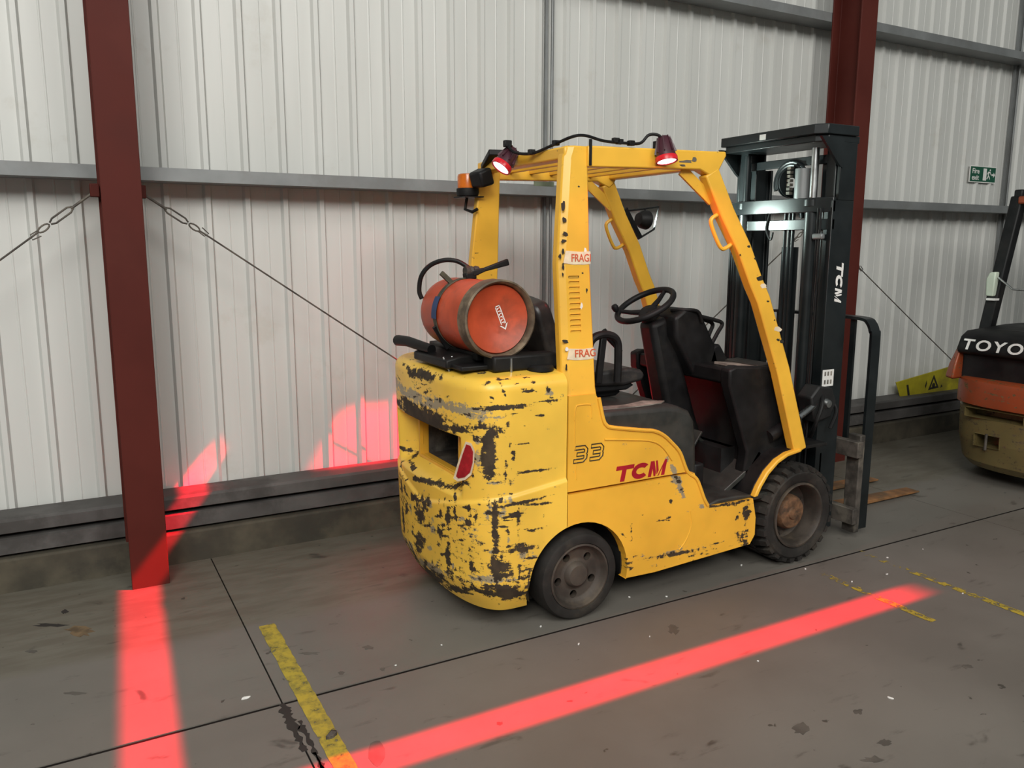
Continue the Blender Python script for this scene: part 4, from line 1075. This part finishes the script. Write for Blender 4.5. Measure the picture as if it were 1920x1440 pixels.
# writing on the near rail, running downwards
ydm = sy(-1, MD)-.0012
plate2d([[(u*.62, v*.62) for u, v in Q] for Q in tcm_polys()], (3.565, ydm, 1.548), (0, 0, -1), (1, 0, 0), .001).build('brand_decal', 'white', F, smooth_=False)
pl = G().box(3.515, 3.60, ydm-.001, ydm+.002, .885, .975).build('data_plate', 'white', F)
pr_ = []
for r in range(2):
    for c in range(3): pr_.append([(3.527+c*.023, .897+r*.045), (3.54+c*.023, .897+r*.045), (3.54+c*.023, .920+r*.045), (3.527+c*.023, .920+r*.045)])
plate2d(pr_, (0, ydm-.0012, 0), (1, 0, 0), (0, 0, 1), .0006).build('plate_print', 'cover_scuff', pl, smooth_=False)
# tilt cylinder and valve gear at the foot of the mast
G().cyl((3.30, sy(-1, .40), .74), (3.46, sy(-1, .38), .80), .018, n=14).build('tilt_rod', 'steel', F)
G().cyl((3.10, sy(-1, .40), .665), (3.30, sy(-1, .40), .74), .035, n=16).build('tilt_cylinder', 'black', F)
G().lathe([(0, -.02), (.02, -.018), (.028, 0), (.02, .018), (0, .02)], (3.52, sy(-1, .40), .80), (0, 1, 0), 16).build('tilt_pin', 'steel', F)
G().prism([(3.40, .84), (3.46, .90), (3.56, .88), (3.60, .80), (3.56, .72), (3.44, .70)], 'xz', sy(-1, .40), sy(-1, .30)).build('mast_bracket', 'grime', F, bev=.01)
g = G().tube(bez([(3.50, sy(-1, .38), .86), (3.46, sy(-1, .42), .80), (3.42, sy(-1, .42), .70), (3.46, sy(-1, .36), .62)], 5), .011, 8); g.tube(bez([(3.56, sy(-1, .36), .84), (3.60, sy(-1, .40), .76), (3.56, sy(-1, .40), .66)], 5), .010, 8)
g.build('foot_hose', 'black', F)
# carriage
CX = 3.735
for z0, z1 in ((.10, .19), (.48, .57)):
    G().box(CX, CX+.045, sy(-1, .45), sy(1, .45), z0, z1).build('carriage_bar', 'dirtysteel', F, bev=.004)
for s in (-1, 1):
    G().box(CX-.07, CX+.0, *sorted((sy(s, .24), sy(s, .20))), .08, .62).build('carriage_plate', 'grime', F, bev=.004)
    G().box(CX+.045, CX+.085, *sorted((sy(s, .43), sy(s, .345))), .04, .60).build('carriage_end', 'dirtysteel', F, bev=.006)
    # backrest upright, curving into the top bar
    yb = sy(s, .405); pts = bez([(CX+.13, yb, .05), (CX+.13, yb, .5), (CX+.13, yb, 1.10), (CX+.13, yb+s*-.008, 1.165), (CX+.13, yb-s*.03, 1.21), (CX+.13, yb-s*.075, 1.232), (CX+.13, yb-s*.25, 1.236), (CX+.13, YC, 1.236)], 6)
    g = G(); vs = []; fs = []
    for i, p in enumerate(pts):
        dd = (pts[min(i+1, len(pts)-1)]-pts[max(i-1, 0)]).normalized(); nn = Vector((1, 0, 0)).cross(dd)
        for a, c in ((-.036, -.008), (.036, -.008), (.036, .008), (-.036, .008)): vs.append(p+Vector((a, 0, 0))+nn*c)
    for i in range(len(pts)-1):
        for k in range(4): fs.append((i*4+k, i*4+(k+1) % 4, i*4+4+(k+1) % 4, i*4+4+k))
    fs += [(3, 2, 1, 0)]
    g.add(vs, fs).build('backrest_frame', 'black_gloss', F, ang=40)
for d in (-.27, -.09, .09, .27):
    G().bar((CX+.12, YC+d, .55), (CX+.12, YC+d, 1.232), .030, .016, up=(1, 0, 0)).build('backrest_bar', 'black_gloss', F)
# forks
for yf in (3.235, 3.545):
    g = G()
    g.prism([(CX+.045, .62), (CX+.085, .62), (CX+.088, .10), (CX+.11, .055), (CX+.16, .048), (4.90, .022), (4.90, .012), (CX+.06, .008), (CX+.045, .03)], 'xz', yf, yf+.10)
    g.build('fork', 'fork', F, bev=.004)
# underside and front panel
G().box(2.96, 3.40, sy(-1, .27), sy(1, .27), .40, .60).build('front_frame', 'grime', F)

# ---- gas bottle cradle (part of the forklift)
TC = Vector((1.565, 0, 1.324))
G().prism([(1.38, 1.112), (1.38, 1.15), (1.45, 1.165), (1.62, 1.165), (1.74, 1.15), (1.86, 1.15), (1.86, 1.112)], 'xz', YC-.24, YC+.12).build('bottle_cradle', 'black', F, bev=.008)
G().tube([(1.375, YC+.30, 1.18), (1.385, YC+.20, 1.185), (1.41, YC-.02, 1.17)], [.026, .024, .022], 12).build('cradle_arm', 'black', F)
G().box(1.40, 1.74, YC-.345, YC-.22, 1.115, 1.135).build('cradle_base', 'black', F, bev=.005)
G().box(1.52, 1.83, YC-.40, YC-.30, 1.11, 1.175).build('cradle_latch', 'black', F, bev=.010)
G().lathe([(0, .018), (.05, .018), (.06, .01), (.06, -.006), (0, -.006)], (1.74, YC-.395, 1.112), (0, 0, 1), 22).build('cradle_pivot', 'black', F)
G().cyl((1.60, YC-.402, 1.10), (1.60, YC-.402, 1.165), .006, n=10).build('latch_pin', 'steel', F)
g = G()
for s in (-1, 1): g.tube([(1.405+.02*s, YC-.20, 1.16), (1.405, YC-.215, 1.10)], .0045, 8)
g.build('retaining_clip', 'steel', F)
G().box(1.50, 1.60, YC-.28, YC+.22, 1.145, 1.18).build('cradle_saddle', 'black', F, bev=.006)
# hose and over-centre clamp handle
hose = [ony(791, 560, 3.44), ony(786, 545, 3.44), ony(790, 518, 3.42), ony(806, 498, 3.40), ony(832, 488, 3.36), ony(858, 490, 3.32), ony(880, 503, 3.28)]
G().tube(bez(hose, 6), .0105, 10).build('gas_hose', 'black', F)
g = G(); h0 = ony(885, 513, 3.22); h1 = ony(953, 491, 3.20)
g.bar(h0, h0+(h1-h0)*.35, .022, .03, up=(0, 0, 1), w1=.02, h1=.018); g.bar(h0+(h1-h0)*.3, h1, .022, .016, up=(0, 0, 1), w1=.02, h1=.03)
g.build('clamp_handle', 'black', F, bev=.005)

# ================================================================== GAS BOTTLE
B = empty('gas_bottle', (TC.x, 3.2, TC.z-.16), 'red steel gas bottle strapped across the yellow counterweight', 'gas bottle')
R_ = .156
body = G().lathe([(0, 2.985), (.06, 2.98), (.11, 2.962), (.14, 2.945), (.150, 2.96), (R_, 2.985), (R_, 3.36), (.150, 3.405), (.13, 3.445), (.09, 3.475), (.04, 3.49), (0, 3.493)], (TC.x, 0, TC.z), (0, 1, 0), 48).build('bottle_body', 'tank', B)
G().lathe([(.148, 2.925), (.156, 2.915), (.163, 2.92), (.164, 2.99), (.157, 3.0), (.148, 2.985), (.146, 2.94)], (TC.x, 0, TC.z), (0, 1, 0), 48, closed=True).build('foot_ring', 'tank_ring', B)
G().lathe([(.158, 3.215), (.1605, 3.217), (.1605, 3.247), (.158, 3.25)], (TC.x, 0, TC.z), (0, 1, 0), 48).build('strap', 'strap', B)
# buckle and tape on the strap
def on_tank(a, y, r): return Vector((TC.x+r*math.cos(math.radians(a)), y, TC.z+r*math.sin(math.radians(a))))
g = G()
n = 8; vs = []
for i in range(n+1):
    a = 150+35*i/n
    for y in (3.205, 3.258): vs.append(on_tank(a, y, .1625))
g.add(vs, [(2*i, 2*i+1, 2*i+3, 2*i+2) for i in range(n)]).build('blue_tape', 'blue', B, fix=False)
g = G(); g.bar(on_tank(95, 3.23, .165), on_tank(78, 3.23, .175), .04, .03, up=(0, 0, 1)); g.build('buckle', 'black', B, bev=.005)
g = G(); g.lathe([(0, -.035), (.02, -.033), (.022, -.02), (.017, -.01), (.022, 0), (.017, .01), (.022, .02), (.02, .033), (0, .035)], on_tank(84, 3.23, .19), (1, .1, 0), 16); g.build('clamp_spring', 'dirtysteel', B)
G().bar(on_tank(118, 3.24, .160), on_tank(118, 3.24, .160)+Vector((-.045, 0, .04)), .02, .016, up=(0, 1, 0)).build('strap_end', 'strap', B)
G().bar(on_tank(196, 3.232, .163), on_tank(238, 3.232, .172), .03, .012, up=(0, 1, 0)).build('strap_hook', 'black', B, bev=.003)
# white arrow sticker on the end
u0 = Vector((math.cos(math.radians(-68)), 0, math.sin(math.radians(-68)))); v0 = Vector((-u0.z, 0, u0.x)); 
oc = Vector((TC.x-.005, 2.951, TC.z+.055))
v1 = v0*-1
fr_ = []
Lw, Lh = .082, .024
def fr(a, b, c, d): fr_.append([(a, b), (c, b), (c, d), (a, d)])
fr(0, -Lh/2, .004, Lh/2); fr(0, Lh/2-.0035, Lw, Lh/2); fr(0, -Lh/2, Lw, -Lh/2+.0035)
fr_.append([(Lw, Lh/2+.008), (Lw+.026, 0), (Lw+.018, 0), (Lw+.003, Lh/2)]); fr_.append([(Lw, -Lh/2-.008), (Lw+.003, -Lh/2), (Lw+.018, 0), (Lw+.026, 0)])
for k, wv in enumerate((.010, .006, .010, .004, .009, .007)):
    a = .010+k*.0125; fr_.append([(a, -.007), (a+.0028, -.007), (a+.0028, .007), (a, .007)]); fr_.append([(a+.003, .003 if k % 2 else -.006), (a+.008, .003 if k % 2 else -.006), (a+.008, .006 if k % 2 else -.003), (a+.003, .006 if k % 2 else -.003)])
ez_ = u0.cross(v0)
if ez_.y > 0: v0 = -v0
plate2d(fr_, oc+Vector((0, -.008, 0)), u0, v0, .001).build('arrow_sticker', 'white', B, smooth_=False)

# ================================================================== ORANGE FORKLIFT
OX = 5.43; OY = 3.01; OH = .545
O = empty('forklift.001', (6.1, OY, 0), 'faded orange and olive forklift parked against the hall wall with its counterweight outwards', 'forklift')
SLOTS = ((OY-.10, OY+.30, .468, .530), (OY+.05, OY+.22, .275, .36))
def ocw(prof, name, mat, slots=()):
    """loft of rounded plan sections: (z, rear x, half width, exponent); slots are cut through the rear"""
    nu = 240 if slots else 72; vs = []; fs = []; cut = []
    if slots:
        zs_ = sorted(set([p[0] for p in prof]+[.10+.0075*k for k in range(60)]+[z for q in slots for z in q[2:]])); P = []
        for z in zs_:
            for a, b in zip(prof, prof[1:]):
                if a[0] <= z <= b[0]:
                    t = (z-a[0])/(b[0]-a[0]); P.append(tuple(u+(v-u)*t for u, v in zip(a, b))); break
        prof = P
    for z, rx, hw, n in prof:
        a = OX+.52-rx
        for i in range(nu+1):
            t = -1+2*i/nu; ang = abs(t)*math.pi/2; c, s_ = max(1e-9, math.cos(ang)), max(1e-9, math.sin(ang))
            y = OY+(1 if t > 0 else -1)*hw*s_**(2/n); vs.append((OX+.52-a*c**(2/n), y, z))
            cut.append(tuple(k for k, q in enumerate(slots) if q[0] <= y <= q[1] and q[2]-1e-6 <= z <= q[3]+1e-6))
    m_ = nu+1
    for r in range(len(prof)-1):
        for i in range(nu):
            q = (r*m_+i, r*m_+i+1, (r+1)*m_+i+1, (r+1)*m_+i)
            if not all(cut[k] for k in q): fs.append(q)
    fs += [tuple(range(m_-1, -1, -1)), tuple(range((len(prof)-1)*m_, len(prof)*m_))]
    return G().add(vs, fs).build(name, mat, O, ang=40)
ocw([(.10, OX+.10, OH-.10, 2.6), (.15, OX+.05, OH-.06, 2.6), (.30, OX+.02, OH-.03, 2.6), (.52, OX+.01, OH-.02, 2.6), (.545, OX+.05, OH-.03, 2.6)], 'lower_counterweight', 'olive_truck', SLOTS)
ocw([(.535, OX+.04, OH-.02, 2.6), (.55, OX-.0, OH, 2.7), (.68, OX-.0, OH, 2.7), (.715, OX+.01, OH-.003, 2.7), (.725, OX+.03, OH-.012, 2.7)], 'counterweight_band', 'orange_truck')
for s in (-1, 1):
    g = G(); pr = [(OX+.03, .70), (OX+.05, .80), (OX+.09, .92), (OX+.14, .995), (OX+.52, 1.0), (OX+.52, .70)]
    n = len(pr); yi_ = OY+s*(OH-.115)
    P0 = [(x+.07, OY+s*(OH-.012-max(0, z-.75)*.22), z) for x, z in pr]; P1 = [(x, yi_, z) for x, z in pr]
    g.add(P0+P1, [tuple(range(n)), tuple(range(2*n-1, n-1, -1))]+[(i, i+n, (i+1) % n+n, (i+1) % n) for i in range(n)])
    g.build('corner_horn', 'orange_truck', O, bev=.02, seg=3)
G().box(OX+.14, OX+.56, OY-OH+.11, OY+OH-.11, .70, .93).build('grille_shade_box', 'black', O)  # black box puts in the shade of the open recess under the hood
hd = [(OX+.07, .895), (OX+.06, .925), (OX+.10, 1.01), (OX+.16, 1.045), (OX+.60, 1.07), (OX+1.0, 1.07), (OX+1.0, .85), (OX+.16, .87)]
G().prism(hd, 'xz', OY-OH+.105, OY+OH-.105).build('engine_hood', 'black', O, bev=.025, seg=3)
up_ = Vector((.04, 0, .085)).normalized()
text('brand_lettering', 'TOYOTA', .108, 'white', O, Vector((OX+.055, OY+.40, .924)), (0, -1, 0), up_, bold=.0022, sx=1.22, space=1.2)
for (y0, y1, z0, z1) in SLOTS:                      # open fronted pocket behind each slot
    a, b = OX+.012, OX+.16; e = .004; y0 -= e; y1 += e
    G().add([(a, y0, z0), (a, y1, z0), (a, y1, z1), (a, y0, z1), (b, y0, z0), (b, y1, z0), (b, y1, z1), (b, y0, z1)], [(4, 5, 6, 7), (0, 1, 5, 4), (1, 2, 6, 5), (2, 3, 7, 6), (3, 0, 4, 7)]).build('tow_slot', 'olive_truck', O, smooth_=False, fix=False)
G().cyl((OX+.0, OY+.13, .26), (OX+.0, OY+.13, .37), .009, n=10).build('tow_pin', 'dirtysteel', O)
# guard pillars and roof
for s in (-1, 1):
    G().bar((OX+.50, OY+s*.50, 1.0), (OX+.64, OY+s*.44, 1.98), .085, .075, up=(1, 0, 0)).build('rear_pillar', 'black', O, bev=.01)
    G().bar((OX+1.75, OY+s*.46, .7), (OX+1.45, OY+s*.42, 1.98), .07, .07, up=(1, 0, 0)).build('front_pillar', 'black', O, bev=.01)
    G().bar((OX+.60, OY+s*.43, 2.0), (OX+1.48, OY+s*.42, 2.0), .06, .06).build('roof_side_beam', 'black', O, bev=.01)
G().bar((OX+.62, OY-.40, 1.955), (OX+.62, OY+.42, 1.955), .07, .055).build('roof_rear_beam', 'orange_truck', O, bev=.012)
G().bar((OX+1.46, OY-.42, 2.0), (OX+1.46, OY+.42, 2.0), .06, .06).build('roof_front_beam', 'black', O, bev=.01)
for k in range(5): G().bar((OX+.75+.14*k, OY-.42, 2.0), (OX+.75+.14*k, OY+.42, 2.0), .02, .025).build('roof_bar', 'black', O)
# hood rail, mirror arm box
G().box(OX+.30, OX+.34, OY-.40, OY+.40, 1.03, 1.055).build('bottle_bracket', 'black', O, bev=.006)
pb = onx(1863, 533, OX+.50)
G().prism([(pb.y+.035, pb.z-.085), (pb.y-.02, pb.z-.085), (pb.y-.025, pb.z+.09), (pb.y+.02, pb.z+.085), (pb.y+.042, pb.z+.04)], 'yz', OX+.47, OX+.52).build('grab_pad', 'greenbox', O, bev=.008)
G().box(OX+.46, OX+.52, pb.y-.04, pb.y+.02, pb.z-.115, pb.z-.10).build('pad_clip', 'white', O)
G().tube([(OX+.5, pb.y-.03, pb.z+.05), (OX+.5, pb.y-.14, pb.z-.03), (OX+.5, pb.y-.30, pb.z-.035)], .007, 8).build('pad_arm', 'steel', O)
# body, seat, wheels
G().box(OX+.52, OX+1.9, OY-.50, OY+.50, .18, .62).build('body', 'orange_truck', O, bev=.03)
G().prism([(OX+.62, 1.03), (OX+.58, 1.40), (OX+.66, 1.42), (OX+.76, 1.12), (OX+1.1, 1.12), (OX+1.1, 1.03)], 'xz', OY-.24, OY+.24).build('seat', 'seat', O, bev=.03, seg=3)
for s in (-1, 1):
    for x, r in ((OX+.62, .21), (OX+1.85, .28)):
        yo = OY+s*(OH-.05)
        G().lathe([(.10, 0), (r-.02, 0), (r, .02), (r, .14), (r-.02, .16), (.1, .16)], (x, yo, r), (0, -s, 0), 36).build('tyre', 'rubber', O)
        G().lathe([(.105, .004), (.09, .03), (.04, .03), (0, .02)], (x, yo, r), (0, -s, 0), 24).build('rim', 'rim', O)
for s in (-1, 1):
    G().box(OX+2.05, OX+2.2, *sorted((OY+s*.34, OY+s*.26)), .1, 2.05).build('mast_rail', 'black_gloss', O)
G().box(OX+2.04, OX+2.2, OY-.34, OY+.34, 1.85, 1.95).build('mast_tie', 'black_gloss', O)

# ================================================================== LITTER
random.seed(11)
def scrap(px, py, L, W, ang, label, group, mat='white', h=.004, name='paper_scrap'):
    p = onz(px, py, 0); n = 7
    g = G(); c, s_ = math.cos(ang), math.sin(ang); out = []
    for k in range(n):
        t = 2*math.pi*k/n; u = L*math.cos(t)*random.uniform(.6, 1); v = W*math.sin(t)*random.uniform(.6, 1); out.append((p.x+u*c-v*s_, p.y+u*s_+v*c))
    top = [(x, y, h*random.uniform(.5, 1)) for x, y in out]+[(p.x, p.y, h*1.2)]
    bot = [(x, y, 0.0) for x, y in out]
    g.add(top+bot, [(i, (i+1) % n, n) for i in range(n)]+[(i, i+n+1, (i+1) % n+n+1, (i+1) % n) for i in range(n)]+[tuple(range(2*n, n, -1))])
    return g.build(name, mat, None, smooth_=False, label=label, cat='litter', group=group, origin=(p.x, p.y, 0))
scrap(461, 1309, .022, .009, .1, 'pale paper scrap on the floor between the red stripe and the bold yellow line', None)
scrap(1669, 1309, .006, .016, .5, 'bright white sliver alone on the open floor past the red light stripe', None)
SP = [('tiny white speck of litter on the floor behind the yellow counterweight', ((742, 1248, .006), (828, 1210, .005))),
      ('small white speck of litter on the floor beside the rear tyre of the yellow forklift', ((1014, 1175, .009), (1085, 1208, .009))),
      ('tiny white speck on the floor below the scraped yellow side skirt', ((1180, 1120, .007), (1250, 1119, .007))),
      ('tiny white speck between the long floor joint and the red light stripe', ((1218, 1194, .005),)),
      ('tiny white speck on the open floor just past the middle of the red light stripe', ((1421, 1240, .005),)),
      ('white chip of litter on the floor against the treaded front tyre', ((1390, 1060, .012),)),
      ('white splinter of litter lying in the floor joint in front of the treaded tyre', ((1510, 1067, .010),)),
      ('white speck on the almost worn away yellow bay line', ((1597, 1091, .009),)),
      ('tiny white speck between the two worn yellow bay lines', ((1664, 1046, .007), (1663, 1077, .007))),
      ('tiny white speck of litter on the floor near the fork tips', ((1730, 1030, .006),)),
      ('tiny white speck touching the narrow yellow bay line', ((1805, 1113, .006),))]
for lab, L_ in SP:
    for px, py, L in L_: scrap(px, py, L, L*.55, random.uniform(-1, 1), lab, 'white specks of litter on the floor', name='litter_speck')
scrap(622, 1381, .030, .017, .6, 'grey lump of debris with a white crumb on the bold yellow bay line', None, mat='dirtysteel', h=.018, name='debris_lump')
